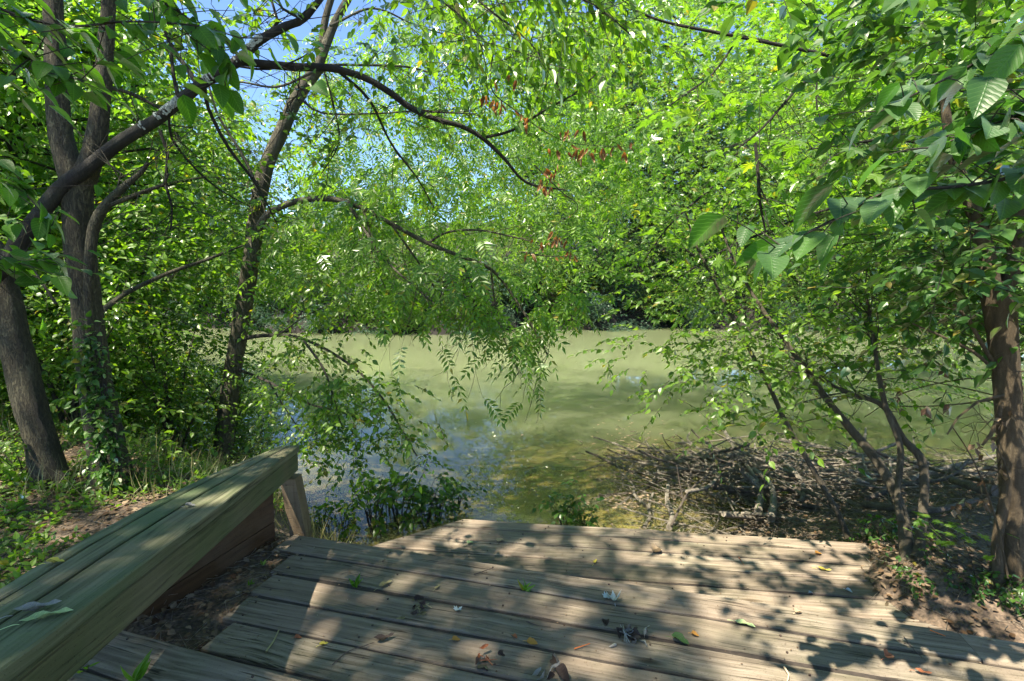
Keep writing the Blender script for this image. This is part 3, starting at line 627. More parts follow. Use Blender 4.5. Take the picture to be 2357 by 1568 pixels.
for (pa, pb_, dens) in ((0.40, .47, .2), (.47, .52, .8), (.575, .655, .3), (.685, .72, .8)):
    li = Soup()
    for t in np.arange(pa, pb_, .0022):
        i = int(t * (len(P_) - 1)); tg = unit(P_[i + 1] - P_[i]); fr_ = unit(np.cross(tg, (0, 1, 0)) if tg[1] < .9 else np.array((1, 0, 0))); fw = np.cross(tg, fr_)
        if fw[1] > 0: fw = -fw
        if fr_[2] < 0: fr_ = -fr_
        cl = noise.noise(Vector((t * 90, 0, 0)))
        if cl < .35 - dens * .8:
            if li.n: li.build('lichen_patch', [M_lichen], t1, b1); li = Soup()
            continue
        for k in range(7):
            a = rng.uniform(-.75, .9); c = P_[i] + (fw * math.cos(a) + fr_ * math.sin(a)) * (R_[i] * 1.07 + .001)
            nn = unit(c - P_[i]); q = np.cross(nn, tg); m_ = 7; aa = np.arange(m_) / m_ * 6.283; rad = rng.uniform(.004, .0095) * rng.uniform(.8, 1.2, m_)
            ring = c + np.outer(np.cos(aa) * rad, tg) + np.outer(np.sin(aa) * rad, q) ; top_ = c + nn * .0025 + (ring - c) * .7
            ring = ring - nn * .006; k_ = np.arange(m_)
            li.add(np.vstack((ring, top_)), np.stack((k_, (k_ + 1) % m_, (k_ + 1) % m_ + m_, k_ + m_), -1).ravel(), [4] * m_); li.add(top_, k_, [m_])
    if li.n: li.build('lichen_patch', [M_lichen], t1, b1)

DOWN = np.array((0, 0, -1.))
# crown of the leaning tree: leaves seen over the left third
s = Soup()
for poly, n, y0, y1_, sz in (([(-500, -500), (600, -500), (620, 40), (560, 200), (420, 330), (300, 420), (0, 520), (-500, 620)], 620, 5.8, 9.0, .09),
                         ([(0, 420), (480, 240), (600, 420), (560, 620), (300, 640), (0, 700)], 520, 5.8, 9, .085), ([(280, 120), (560, 230), (700, 300), (700, 640), (300, 640)], 380, 7, 11, .09), ([(0, 560), (560, 560), (540, 900), (0, 880)], 300, 5.5, 9, .075)):
    p_, d_, _ = cloud(poly, n, y0, y1_, .6); sprays(s, p_, d_, .38, 9, sz, OVAL, 0, 1, .3)
E = np.vstack(tw[:-2]); E = E[(E[:, 0] < 0.2) & (rng.random(len(E)) < .45)]; sprays(s, E, rng.normal(0, 1, E.shape) * (1, 1, .3), .22, 5, .06, OVAL, 0, 1)
p_, d_, _ = cloud([(930, -120), (1420, -120), (1390, 110), (1270, 200), (1120, 180), (960, 60)], 240, 3.6, 5.2, .4, filt=False); d_[:, 2] -= .4; sprays(s, p_, d_, .36, 9, .08, OVAL, 0, 1, .45)
s.build('crown', [M_leaf, M_twig], t1, b1)

# --- forked tree
b2 = on_ground(255, 1112); t2 = tree('forked_tree', b2, 'grey forked tree, its two arms spreading above the left bank'); y2 = b2[1]
s = Soup(); T2 = y2
limb(s, [(268, 1150), (258, 1100), (240, 1000), (215, 850), (200, 700), (184, 560), (178, 470), (180, 415)], [70, 48, 41, 37, 33, 33, 33, 34], T2, 20, .05, .09, seed=4)
limb(s, [(178, 440), (165, 390), (145, 330), (134, 250), (130, 150), (125, 60), (120, -60), (110, -200)], [32, 30, 27, 25, 23, 21, 19, 15], T2, 16, .05, .09, seed=6)
limb(s, [(182, 450), (200, 395), (216, 350), (228, 280), (237, 190), (244, 110), (250, 20), (258, -120)], [27, 27, 24, 21, 19, 17, 15, 12], T2, 16, .05, .09, seed=8)
for dx in (-60, 60, -20): limb(s, [(250, 1060), (255 + dx * .6, 1105), (255 + dx, 1130)], [24, 18, 5], [T2, T2 - .08], 10, .05, .1)
s.build('trunk', [M_bark], t2, b2)
s = Soup(); tips = []
for q, rr, y in (([(208, 800), (205, 700), (207, 600), (218, 520), (240, 478), (262, 452), (300, 418), (325, 398), (341, 376)], [9, 11, 13, 13, 11, 8, 6, 5], T2 - .15),
                 ([(245, 475), (290, 458), (340, 438), (378, 424), (388, 400)], [6, 5, 4, 3], T2 - .15), ([(270, 445), (275, 415), (280, 400)], [3, 2.5, 2], T2 - .15),
                 ([(225, 730), (245, 708), (300, 670), (390, 628), (470, 600), (560, 565)], [7, 7, 6, 5, 4, 2], [T2, 5.2]),
                 ([(243, 200), (300, 215), (350, 240), (380, 255)], [5, 4, 3], T2 + .2), ([(130, 700), (90, 640), (60, 600), (30, 590)], [4, 3, 2], T2 - .3)):
    P_, _ = limb(s, q, rr, y, 9, .05, .08); tips.append(P_)
tw2 = [twiglets(s, P_, 6, .6, .0035, seed=41 + i) for i, P_ in enumerate(tips)]
s.build('branch', [M_bark], t2, b2)
s = Soup()
for poly, n, y0, y1_, sz in (([(-700, -900), (900, -900), (620, -40), (300, 60), (0, 200), (-700, 500)], 460, 5, 10, .09),
                             ([(-50, 480), (180, 500), (330, 560), (420, 800), (330, 1000), (60, 900), (-60, 800)], 260, 4.8, 7.5, .075)):
    p_, d_, _ = cloud(poly, n, y0, y1_, .7); sprays(s, p_, d_, .42, 9, sz, OVAL, 0, 1, .3)
s.build('crown', [M_leaf, M_twig], t2, b2)
s = Soup()   # vine climbing the forked trunk
for i in range(12):
    a = rng.uniform(-25, 30); q = [(258 + a, 1100), (240 + a * 1.0 + rng.uniform(-12, 12), 1000), (222 + a, 900), (210 + a * .8, 800 + rng.uniform(-50, 60))]
    P_, _ = limb(s, q, [2.4, 2, 1.2], T2 - .19, 5, .08, .1, 1)
    P_ = np.array(spline(P_, np.ones(len(P_)), .045)[0]); sprays(s, P_, rng.normal(0, 1, P_.shape) + (0, -.8, 0), .09, 3, .05, OVAL, 0, 1, .2, tr=.001)
tag(s.build('climbing_vine', [M_dark, M_twig]), 'leafy vine wrapping the lower trunk of the forked tree', 'vine')

# --- slim leaning tree at centre left
b3 = on_ground(512, 1052); t3 = tree('slender_tree', b3, 'slender tree leaning right with a long arching limb over the river'); y3 = b3[1]
s = Soup()
limb(s, [(506, 1075), (513, 1040), (525, 930), (545, 800), (563, 690), (580, 590), (590, 500), (603, 420), (618, 370), (650, 300), (680, 232), (718, 175), (738, 150)], [27, 23, 21, 20, 20, 19, 18, 18, 16, 15, 15, 14, 14], y3, 16, .06, .09, seed=2)
limb(s, [(722, 178), (738, 140), (742, 100), (748, 50), (765, -10), (800, -110)], [11, 10, 9, 8, 7, 5], y3, 10, .06, .08)
limb(s, [(730, 160), (748, 110), (770, 55), (800, 0), (850, -90)], [11, 10, 9, 8, 6], y3 - .05, 10, .06, .08)
s.build('trunk', [M_slim], t3, b3)
s = Soup(); tips = []
for q, rr, y in (([(598, 520), (615, 495), (645, 477), (690, 462), (760, 458), (830, 477), (900, 515), (985, 560), (1060, 590), (1130, 620), (1180, 680), (1230, 760), (1262, 820)], [9, 8, 7, 7, 6, 5, 5, 4, 3, 3, 2], [5.4, 5.2]),
                 ([(985, 560), (1030, 535), (1100, 530), (1170, 543), (1240, 560)], [3, 2.5, 1.5], 5.3), ([(800, 468), (835, 520), (870, 580), (930, 640), (1000, 700)], [4.5, 3.5, 2.5, 1.5], [5.3, 4.8]),
                 ([(835, 480), (850, 530), (860, 600), (900, 690)], [3, 2, 1], 5.2), ([(900, 515), (960, 600), (1010, 680), (1040, 760)], [3, 2, 1], [5.2, 5.6]),
                 ([(1130, 620), (1140, 700), (1160, 780), (1195, 860)], [2.5, 2, 1], 5.2), ([(1060, 590), (1090, 680), (1085, 760)], [2.5, 2, 1], 5.0),
                 ([(740, 150), (820, 150), (940, 155), (1010, 175)], [3, 2.5, 1.5], 5.6), ([(725, 165), (640, 200), (560, 190), (480, 180)], [3, 2.5, 1.5], 5.6),
                 ([(690, 225), (740, 260), (860, 262), (980, 255), (1080, 262)], [3, 2, 1.5], 5.8), ([(595, 440), (560, 360), (500, 260), (470, 150)], [4, 3, 2], 5.8),
                 ([(760, 60), (860, 20), (960, 60), (1060, 90)], [3, 2, 1], [5.6, 6.5])):
    P_, _ = limb(s, q, rr, y, 8, .07, .06); tips.append(P_)
tw3 = [twiglets(s, P_, 9, .6, .004, seed=71 + i, droop=.4) for i, P_ in enumerate(tips)]
for i in range(26):   # dead twigs bristling round the knee
    a = np.array((590 + rng.uniform(-10, 10), 450 + rng.uniform(-60, 70))); d = rng.normal(0, 1, 2) * (55, 45) + (35, 30)
    limb(s, [tuple(a), tuple(a + d * .5 + rng.normal(0, 8, 2)), tuple(a + d * 1.5)], [1.2, .8, .4], [y3 - .12, y3 - rng.uniform(.1, .6)], 4, .1, 0)
s.build('limb', [M_slim], t3, b3)
s = Soup()      # pinnate foliage hanging over the river
for poly, n, y0, y1_ in (([(700, 100), (950, 60), (1350, 60), (1500, 330), (1400, 560), (1000, 560), (760, 440), (680, 260)], 2500, 5.6, 10.0),
                        ([(760, 380), (1050, 400), (1330, 460), (1400, 590), (1310, 650), (1190, 660), (1060, 640), (900, 610), (830, 560)], 1250, 4.8, 8.0),
                        ([(860, 120), (1400, 150), (1420, 500), (900, 500), (700, 480), (700, 300)], 1300, 8.0, 12.0), ([(700, -500), (1600, -500), (1550, 60), (1100, 100), (820, 20)], 900, 4.5, 8.5),
                        ([(620, 470), (820, 430), (900, 600), (820, 730), (680, 700), (620, 600)], 500, 6.0, 8.5)):
    p_, d_, _ = cloud(poly, int(n * 1.1), y0, y1_, .46, 18); d_[:, 2] -= .35; compound(s, p_, d_, .30, 6, .092, 0, 1)
for (cx, cy, n) in ((1195, 830, 16), (1120, 770, 26), (1265, 770, 22), (1000, 745, 26), (930, 745, 18), (1060, 740, 22), (1205, 850, 6), (1320, 740, 24), (1240, 800, 10)):
    c = np.array([PY(cx + rng.normal(0, 22), cy - 55 + rng.normal(0, 20), rng.uniform(4.7, 5.5)) for _ in range(n)]); compound(s, c, rng.normal(0, 1, (n, 3)) * (1, 1, .2) - (0, 0, .7), .25, 6, .085, 0, 1)
E = np.vstack(tw3); E = E[(E[:, 0] > -1.5) & (rng.random(len(E)) < open_sky(E))]; compound(s, E, rng.normal(0, 1, E.shape) * (1, 1, .3) - (0, 0, .3), .26, 6, .085, 0, 1)
s.build('crown', [M_ash, M_twig], t3, b3)
s = Soup(); tips = []      # low branches with simple leaves
for q, rr, y in (([(542, 785), (590, 774), (640, 772), (690, 778), (760, 810), (830, 860), (890, 930), (930, 1000), (960, 1050)], [6, 5, 4, 4, 3, 2.5, 2, 1.5], [y3, 4.4]),
                 ([(548, 850), (620, 880), (700, 925), (770, 945), (830, 965)], [4, 3, 2, 1.2], [y3, 4.6]), ([(700, 785), (745, 850), (770, 920), (790, 1000)], [3, 2, 1.5], [5, 4.6]),
                 ([(620, 880), (650, 930), (690, 990), (720, 1030)], [2, 1.5, 1], [5.2, 4.8]), ([(640, 772), (700, 730), (760, 700)], [2, 1.5, 1], 5.3)):
    P_, _ = limb(s, q, rr, y, 7, .07, .05, 1); tips.append(P_)
tw = [twiglets(s, P_, 7, .32, .003, 1, .2, 200 + i) for i, P_ in enumerate(tips)]
E = np.vstack(tw); sprays(s, E, rng.normal(0, 1, E.shape) * (1, 1, .3) - (0, 0, .3), .22, 7, .062, OVAL, 0, 1, .4)
for poly, n, y0, y1_ in (([(740, 830), (860, 850), (945, 950), (965, 1060), (900, 1085), (850, 1010), (770, 960)], 60, 4.2, 4.7), ([(560, 860), (700, 880), (830, 950), (860, 1040), (700, 1040), (590, 960)], 36, 4.5, 5.3),
                         ([(600, 640), (780, 620), (860, 740), (760, 830), (600, 820)], 170, 4.8, 6.0), ([(640, 1000), (940, 1030), (960, 1050), (700, 1040)], 18, 4.2, 4.6)):
    p_, d_, _ = cloud(poly, n, y0, y1_, .28); d_[:, 2] -= .25; sprays(s, p_, d_, .22, 7, .062, OVAL, 0, 1, .4)
s.build('low_foliage', [M_leaf, M_twig], t3, b3)

# --- right trunk
b4 = on_ground(2340, 1345); t4 = tree('thick_tree', b4, 'stout tan-barked tree at the right edge beside the deck'); y4 = b4[1]
s = Soup()
limb(s, [(2350, 1375), (2340, 1330), (2332, 1240), (2328, 1100), (2322, 950), (2312, 820), (2300, 720), (2288, 650)], [38, 30, 29, 28, 30, 31, 34, 36], y4, 20, .05, .08, seed=3)
limb(s, [(2298, 1350), (2294, 1290), (2298, 1220), (2312, 1150), (2322, 1080)], [16, 14, 13, 13, 10], y4 - .02, 10, .05, .08)
limb(s, [(2285, 700), (2275, 620), (2255, 530), (2225, 440), (2190, 350), (2170, 200)], [24, 22, 19, 15, 12, 9], y4, 12, .06, .08)
limb(s, [(2310, 700), (2330, 600), (2345, 480), (2375, 340), (2400, 150), (2440, -100)], [22, 20, 17, 15, 13, 10], y4, 12, .06, .08)
s.build('trunk', [M_barkt], t4, b4)
s = Soup(); tips = []
for q, rr, y in (([(2305, 860), (2270, 810), (2230, 740), (2195, 700)], [6, 5, 3], y4), ([(2305, 865), (2240, 810), (2180, 780), (2100, 745)], [5, 4, 2], y4), ([(2320, 855), (2357, 855), (2420, 850)], [2, 2, 2], y4 - .15),
                 ([(2310, 910), (2250, 925), (2205, 960), (2180, 1000)], [4, 3, 2], y4 - .1), ([(2310, 870), (2200, 875), (2080, 905), (1990, 960)], [2, 1.6, 1], [y4, 4]), ([(2310, 915), (2200, 890), (2080, 870), (2000, 880)], [2, 1.5, 1], [y4, 4]),
                 ([(2305, 925), (2298, 960), (2280, 1000), (2260, 1025)], [5, 6, 5, 3], y4 - .05), ([(2280, 1010), (2310, 1060), (2325, 1110)], [2, 2, 1.5], y4 - .12), ([(2190, 980), (2240, 1060), (2290, 1190), (2320, 1330)], [1.5, 2, 2.5, 3], y4 - .1),
                 ([(2040, 935), (2140, 935), (2260, 925), (2310, 912)], [1, 1.5, 2], [3.6, y4])):
    P_, _ = limb(s, q, rr, y, 7, .06, .1); tips.append(P_)
tw4 = [twiglets(s, P_, 4, .3, .002, seed=300 + i) for i, P_ in enumerate(tips)]
s.build('branch', [M_barkt], t4, b4)
s = Soup()
for poly, n, y0, y1_, sz in (([(2050, 380), (2357, 300), (2700, 300), (2700, 800), (2357, 700), (2200, 690), (2080, 640)], 520, 2.2, 3.8, .07), ([(1900, 620), (2280, 600), (2290, 720), (2200, 830), (2000, 800)], 150, 3.0, 4.0, .06), ([(1850, -150), (2500, -250), (2500, 330), (2200, 330), (2000, 120)], 260, 2.4, 4.2, .10), ([(2180, 560), (2360, 560), (2360, 680), (2200, 700)], 60, 2.2, 2.8, .06)):
    p_, d_, _ = cloud(poly, n, y0, y1_, .4, filt=False); sprays(s, p_, d_, .28, 8, sz, OVAL, 0, 1, .3)
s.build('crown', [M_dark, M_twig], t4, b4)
s = Soup(); E = np.vstack(tw4[3:8]); E = E[rng.random(len(E)) < .3]
sprays(s, E, rng.normal(0, .3, E.shape) + DOWN, .03, 3, .05, DIAM, 0, None, .4); s.build('dead_leaves', [M_brown], t4, b4)

# --- multi-stemmed small tree right of centre
b5 = on_ground(2090, 1300); t5 = tree('multi_stem_tree', b5, 'small tree with several slanting stems rising beside the driftwood'); y5 = b5[1]
s = Soup()
S2, _ = limb(s, [(2092, 1325), (2086, 1260), (2078, 1190), (2052, 1120), (2010, 1050), (1960, 990), (1900, 915), (1850, 845), (1790, 762), (1740, 690), (1690, 600), (1650, 500)], [21, 17, 14, 12, 12, 10, 8, 7, 5, 4, 3, 2], [y5, y5 + 1.2], 12, .05, .09)
S3, _ = limb(s, [(2108, 1310), (2118, 1240), (2126, 1150), (2122, 1060), (2078, 1010), (2040, 942), (2002, 919), (1937, 899), (1860, 850), (1790, 800)], [15, 12, 11, 10, 8, 7, 5, 4, 2], [y5, y5 + .7], 12, .05, .09)
S4, _ = limb(s, [(2072, 1200), (2066, 1130), (2072, 1029), (2040, 942), (2022, 860), (2010, 780), (1990, 660)], [9, 8, 8, 7, 6, 4, 3], [y5 + .1, y5 + .6], 10, .05, .09)
s.build('trunk', [M_sap], t5, b5)
s = Soup(); tw5 = [twiglets(s, P_[4:], 16, .55, .0035, 1, .15, 400 + i) for i, P_ in enumerate((S2, S3, S4))]; E = np.vstack(tw5); E = E[rng.random(len(E)) < open_sky(E) + .15]
sprays(s, E, rng.normal(0, 1, E.shape) * (1, 1, .3), .26, 8, .06, OVAL, 0, 1, .3)
for poly, n, y0, y1_ in (([(1420, 640), (1700, 560), (2050, 560), (2200, 650), (2150, 800), (2120, 900), (1950, 900), (1800, 870), (1620, 860), (1500, 800)], 1250, 3.9, 6.0), ([(1450, 560), (2250, 520), (2357, 700), (2200, 820), (1500, 740)], 420, 5.5, 8.0), ([(1480, 600), (2600, 560), (2600, 900), (2200, 930), (1950, 880), (1600, 800)], 1500, 6.6, 9.5),
                         ([(1520, 790), (1800, 800), (1880, 960), (1720, 1000), (1600, 960), (1500, 930)], 330, 3.8, 4.6), ([(1900, 850), (2120, 860), (2100, 930), (1950, 930)], 36, 3.3, 4.2),
                         ([(1390, 780), (1500, 790), (1480, 850), (1400, 850)], 18, 4.0, 4.5)):
    p_, d_, _ = cloud(poly, n, y0, y1_, .32); sprays(s, p_, d_, .24, 8, .06, OVAL, 0, 1, .3)
s.build('crown', [M_leaf, M_twig], t5, b5)
b6 = on_ground(1955, 1245); t6 = tree('thin_sapling', b6, 'single thin stem leaning left from behind the lower deck corner')
s = Soup(); S1, _ = limb(s, [(1960, 1262), (1930, 1185), (1900, 1130), (1850, 1045), (1810, 975), (1770, 890), (1722, 800), (1680, 720), (1640, 640), (1600, 560), (1572, 470)], [8, 7, 7, 6, 6, 5, 4.5, 4, 3, 2.5, 2], [b6[1], b6[1] + .7], 10, .05, .06); s.build('trunk', [M_sap], t6, b6)
s = Soup(); E = twiglets(s, S1[5:], 14, .5, .003, 1, .2, 500); sprays(s, E, rng.normal(0, 1, E.shape) * (1, 1, .3), .24, 8, .06, OVAL, 0, 1, .3)
p_, d_, _ = cloud([(1380, 560), (1600, 520), (1760, 640), (1760, 800), (1600, 800), (1440, 720)], 150, 4.4, 5.6, .3); sprays(s, p_, d_, .24, 8, .06, OVAL, 0, 1, .3)
s.build('crown', [M_leaf, M_twig], t6, b6)
bm = np.array((1.95, 3.95, float(gz(1.95, 3.95)))); 

# --- maple whose crown fills the upper right
b7 = np.array((6.4, 4.6, float(gz(6.4, 4.6)))); t7 = tree('maple_tree', b7, 'maple with lobed bright leaves filling the upper right')
s = Soup(); tube(s, [b7 - (0, 0, .2), b7 + (0, .1, 1.5), b7 + (-.3, .2, 3.2), b7 + (-.9, .3, 5.5), b7 + (-1.2, .5, 8)], [.22, .17, .15, .12, .05], 14, .1, .08); s.build('trunk', [M_bark], t7, b7)
s = Soup(); tips = []
for q, rr, y in (([(2700, 330), (2400, 250), (2090, 178), (2000, 150), (1870, 120), (1700, 85), (1535, 52), (1450, 20)], [8, 6, 5, 4.5, 4, 3, 2], [5, 4.2]), ([(1885, 160), (1830, 210), (1755, 295), (1700, 340)], [3.5, 3, 2], 4.3),
                 ([(1990, 150), (2010, 100), (2080, 30), (2150, -50)], [3, 2, 1], 4.4), ([(2400, 420), (2200, 350), (2060, 322), (1950, 332), (1860, 345)], [5, 4, 4, 3, 2], 3.8), ([(1738, 330), (1745, 400), (1748, 460), (1762, 535)], [3.5, 4, 3.5, 2], 3.6),
                 ([(2500, 500), (2200, 450), (1950, 470), (1700, 560), (1560, 640)], [5, 4, 3, 2], [4.5, 5.5]), ([(1700, 86), (1640, 170), (1560, 230), (1490, 280)], [2.5, 2, 1], 4.6), ([(1640, 430), (1540, 520), (1470, 620)], [3, 2, 1], 5.0),
                 ([(1880, 190), (1880, 250), (1905, 290), (1980, 300)], [2, 2, 1], 4.2)):
    P_, _ = limb(s, q, rr, y, 8, .08, .08); tips.append(P_)
tw7 = [twiglets(s, P_, 14, .7, .0035, seed=600 + i) for i, P_ in enumerate(tips)]
s.build('limb', [M_barkd], t7, b7)
s = Soup()
for poly, n, y0, y1_, sz in (([(1400, 0), (1700, -40), (2357, -40), (2357, 420), (2100, 560), (1800, 600), (1560, 640), (1460, 520), (1440, 330), (1380, 120)], 3300, 5.2, 10.5, .085),
                             ([(1450, -700), (2900, -700), (2900, 300), (2357, 300), (2300, -30), (1450, -30)], 500, 3.6, 7.5, .10), ([(1650, 150), (2000, 200), (2100, 380), (1900, 500), (1700, 420)], 60, 2.8, 3.6, .10),
                             ([(1340, 500), (1500, 480), (1560, 640), (1420, 700)], 60, 4.5, 6, .08), ([(1450, -100), (2400, -100), (2400, 640), (1500, 640)], 1500, 9.5, 14.5, .12)):
    p_, d_, _ = cloud(poly, n, y0, y1_, .7, 7); sprays(s, p_, d_, .35, 7, sz, LOBED, 0, 1, .35, tilt=.45)
E = np.vstack(tw7); E = E[rng.random(len(E)) < open_sky(E)]; sprays(s, E, rng.normal(0, 1, E.shape) * (1, 1, .3), .25, 5, .09, LOBED, 0, 1, .3)
s.build('crown', [M_bright, M_twig], t7, b7)

def curl0(t): v, l, z = t; v = v.copy(); v[:, 2] += 1.2 * (v[:, 1] - .5) ** 2 + 6 * v[:, 0] ** 2; return v, l, z
# --- near boughs with broad leaves
def bough(name, label, paths, y, nl, size, mat, seed, spread=.1, tpl=BIG):
    R = np.random.default_rng(seed); s = Soup(); base = None; o = None; pos = []; dr = []
    for q, yy in zip(paths, y):
        P_, ys = PL(q, yy)
        if base is None: base = P_[0]; o = tree(name, base, label, 'branch')
        tube(s, P_, np.linspace(.006, .002, len(P_)), 7, .04, .1, 0)
        C, _ = spline(P_, np.ones(len(P_)), .012); tg = np.gradient(C, axis=0)
        idx = R.choice(len(C), nl); sg = R.choice([-1, 1], nl)[:, None]; sd = unit(np.cross(tg[idx], (0, 0, 1.)))
        d = unit(tg[idx]) * R.uniform(.3, 1.0, (nl, 1)) + sd * sg * R.uniform(.3, 1, (nl, 1)) + (0, 0, -.35) + R.normal(0, .2, (nl, 3))
        off = R.normal(0, spread, (nl, 3)) * (1, 1, .6); off[: nl // 2] *= .15
        pos.append(C[idx] + off); dr.append(d)
        for i in range(nl // 2, nl): tube(s, [C[idx[i]], C[idx[i]] + off[i] * .6 + (0, 0, .005), C[idx[i]] + off[i]], [.0022, .0016, .001], 4, .05, 0, 0, cap=False)
    s.build('stem', [M_twig], o, base); s = Soup()
    pos = np.vstack(pos); dr = np.vstack(dr); leaves(s, pos, dr, size * R.uniform(.6, 1.15, len(pos)), tpl, 0, tilt=.35, sm=True, R=R)
    s.build('foliage', [mat], o, base)
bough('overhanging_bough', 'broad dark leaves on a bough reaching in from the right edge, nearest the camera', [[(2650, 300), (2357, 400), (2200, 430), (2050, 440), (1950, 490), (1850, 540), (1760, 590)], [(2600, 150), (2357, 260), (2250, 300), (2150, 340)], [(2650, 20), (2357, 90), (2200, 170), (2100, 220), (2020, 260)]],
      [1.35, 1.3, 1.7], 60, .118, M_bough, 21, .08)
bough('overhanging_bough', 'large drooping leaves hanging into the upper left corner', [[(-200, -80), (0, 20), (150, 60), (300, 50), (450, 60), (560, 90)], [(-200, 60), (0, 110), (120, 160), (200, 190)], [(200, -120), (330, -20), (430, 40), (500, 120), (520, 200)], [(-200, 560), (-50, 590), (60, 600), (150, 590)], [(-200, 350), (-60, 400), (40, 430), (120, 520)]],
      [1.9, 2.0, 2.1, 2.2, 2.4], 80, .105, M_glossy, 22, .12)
bough('overhanging_bough', 'dark leaves drooping from the top of the view right of the centre', [[(900, -300), (1000, -120), (1100, 0), (1200, 80), (1260, 150), (1290, 210)], [(1100, -250), (1250, -60), (1380, 20), (1450, 80)], [(700, -200), (900, -60), (1040, 20), (1100, 90), (1120, 160)]],
      [2.6, 2.6, 3.0], 130, .08, M_leaf, 23, .2, LONG)
bough('dead_leaf_spray', 'rust-coloured dead leaves dangling in front of the far trees', [[(1140, 90), (1130, 200), (1180, 250), (1250, 300), (1320, 330), (1450, 340)], [(1230, 380), (1290, 440), (1330, 480), (1260, 530)], [(1200, 580), (1260, 590), (1310, 590)]], [4.2, 4.3, 4.2], 3, .06, M_dead, 24, .02, LONG)
s = Soup()
for (cx, cy, n, wx) in ((1315, 305, 7, 18), (1325, 350, 13, 30), (1410, 345, 15, 28), (1265, 395, 8, 14), (1255, 425, 10, 12), (1250, 555, 7, 22), (1215, 580, 5, 12), (1140, 240, 10, 12), (1110, 230, 6, 8), (1200, 275, 6, 12), (1275, 545, 6, 10), (1300, 590, 5, 14), (1145, 180, 5, 20)):
    P_ = np.array([PY(cx + rng.normal(0, wx), cy + rng.normal(0, 7), 3.9 + rng.normal(0, .08)) for _ in range(n)]); leaves(s, P_, rng.normal(0, .38, (n, 3)) + DOWN, .072 * rng.uniform(.5, 1.3, n), curl0(LONG), 0, up=(0, -1, 0), tilt=.8, sm=True)
dl = bpy.data.objects['dead_leaf_spray']; o = s.build('dead_leaves', [M_dead], dl, tuple(dl.location))

# ------------------------------------------------------------------ unseen tree added behind the camera, crown laid out to shade the deck
b8 = np.array((-3.6, -2.2, .14)); t8 = tree('bank_tree', b8, 'tall unseen tree added behind the camera, its high crown laid out to shade the wooden deck')
s = Soup(); top = b8 + (-.6, .2, 9); tube(s, [b8 - (0, 0, .2), b8 + (-.1, 0, 2), b8 + (-.3, .1, 5), top], [.26, .2, .17, .1], 14, .12, .08); s.build('trunk', [M_bark], t8, b8)
s = Soup(); br_ = Soup(); Sn = np.array(S); Sn = Sn / Sn[2]
def shade(x, y):
    """wanted share of shade on the ground at x, y"""
    d = .94 if (x < .75 + .25 * math.sin(y * 3) and y < 3.0) else .0
    if y < 1.3: d = .9
    if x <= .9 and 2.9 <= y < 4.2: d = .62
    if x > .75 and y < 3.8: d = .33
    if -1.7 < x < -.2 and 3.2 < y < 5: d = .42
    if x < -1.6 and y < 5.5: d = .5
    if -2.6 < x < .6 and 4.2 <= y < 7.5: d = .62 - .07 * (y - 4.2)
    if 1.6 <= x < 6 and 3.8 <= y < 7.5: d = .06
    return d
n_ = 0; pp = []
for _ in range(10500):
    x = rng.uniform(-4.5, 4.5); y = rng.uniform(-1, 8.5)
    cl = .5 + .9 * noise.noise(Vector((x * 1.5, y * 1.5, 3.3)))
    if rng.random() > shade(x, y) ** 1.5 * (0.45 + cl) and not (x < .1 and y < 2.5 and rng.random() < .75): continue
    hh = rng.uniform(8.0, 11.5) if x < .9 else rng.uniform(3.6, 6.5)
    q = np.array((x, y, 0)) + Sn * hh
    if q[1] > .5 and (q[2] - CAMZ) / q[1] < .58 and abs(q[0]) < q[1] * 1.1: continue
    pp.append(q)
pp = np.array(pp); sprays(s, pp, rng.normal(0, 1, pp.shape) * (1, 1, .3), .36, 9, .10, OVAL, 0, 1, .25, tilt=.4)
s.build('crown', [M_leaf, M_twig], t8, b8)
for i in rng.choice(len(pp), 26, replace=False): tube(br_, [top - (0, 0, rng.uniform(0, 2.5)), (top + pp[i]) / 2 + (0, 0, .3), pp[i]], [.016, .012, .004], 6, .3, .05)
br_.build('limb', [M_bark], t8, b8)

# ------------------------------------------------------------------ far and middle trees (a few kinds, copied)
def make_tree(name, hgt, rad, nleaf, size, mat, seed, label, group, low=.15, tpl=DIAM, barkm=M_barkd):
    R = np.random.default_rng(seed); o = tree(name, (0, 0, 0), label, 'tree', group)
    s = Soup(); lean = R.normal(0, .06, 2) * hgt
    tp = [np.array((lean[0] * t ** 1.5 + .15 * math.sin(t * 5 + seed), lean[1] * t, hgt * .92 * t - .3 * (t == 0))) for t in np.linspace(0, 1, 7)]
    tube(s, tp, np.linspace(.024, .004, 7) * hgt * .55, 9, .5, .08)
    tpn = np.array(tp); cents = []
    nb = 34
    for i in range(nb):
        t = low + (1 - low) * (i + R.random()) / nb; b = np.array([np.interp(t, np.linspace(0, 1, 7), tpn[:, k]) for k in range(3)])
        w_ = rad * (math.sin(math.pi * min(1, (t - low) / (1 - low) * .82 + .14)) ** .7) * R.uniform(.55, 1.12); a = i * 2.4 + R.uniform(-.5, .5)
        e = b + np.array((math.cos(a) * w_, math.sin(a) * w_, w_ * R.uniform(-.05, .45)))
        tube(s, [b, (b + e) / 2 + (0, 0, .15), e], [.012 * hgt * .35, .02, .01], 5, .6, 0)
        for f_ in (.45, .8, 1.05): cents.append((b + (e - b) * f_, .5 + .22 * w_))
    s.build('trunk', [barkm], o)
    s = Soup(); m_ = nleaf // (len(cents) * 6)
    for c, r in cents:
        k = max(1, int(m_ * R.uniform(.5, 1.5))); p_ = c + unit(R.normal(0, 1, (k, 3))) * r * (R.random((k, 1)) ** .4) * (1.15, 1.15, .62)
        sprays(s, p_, (p_ - c) + R.normal(0, .3, (k, 3)), .5, 6, size, tpl, 0, None, .3, R=R, tilt=.6)
    s.build('crown', [mat], o); return o
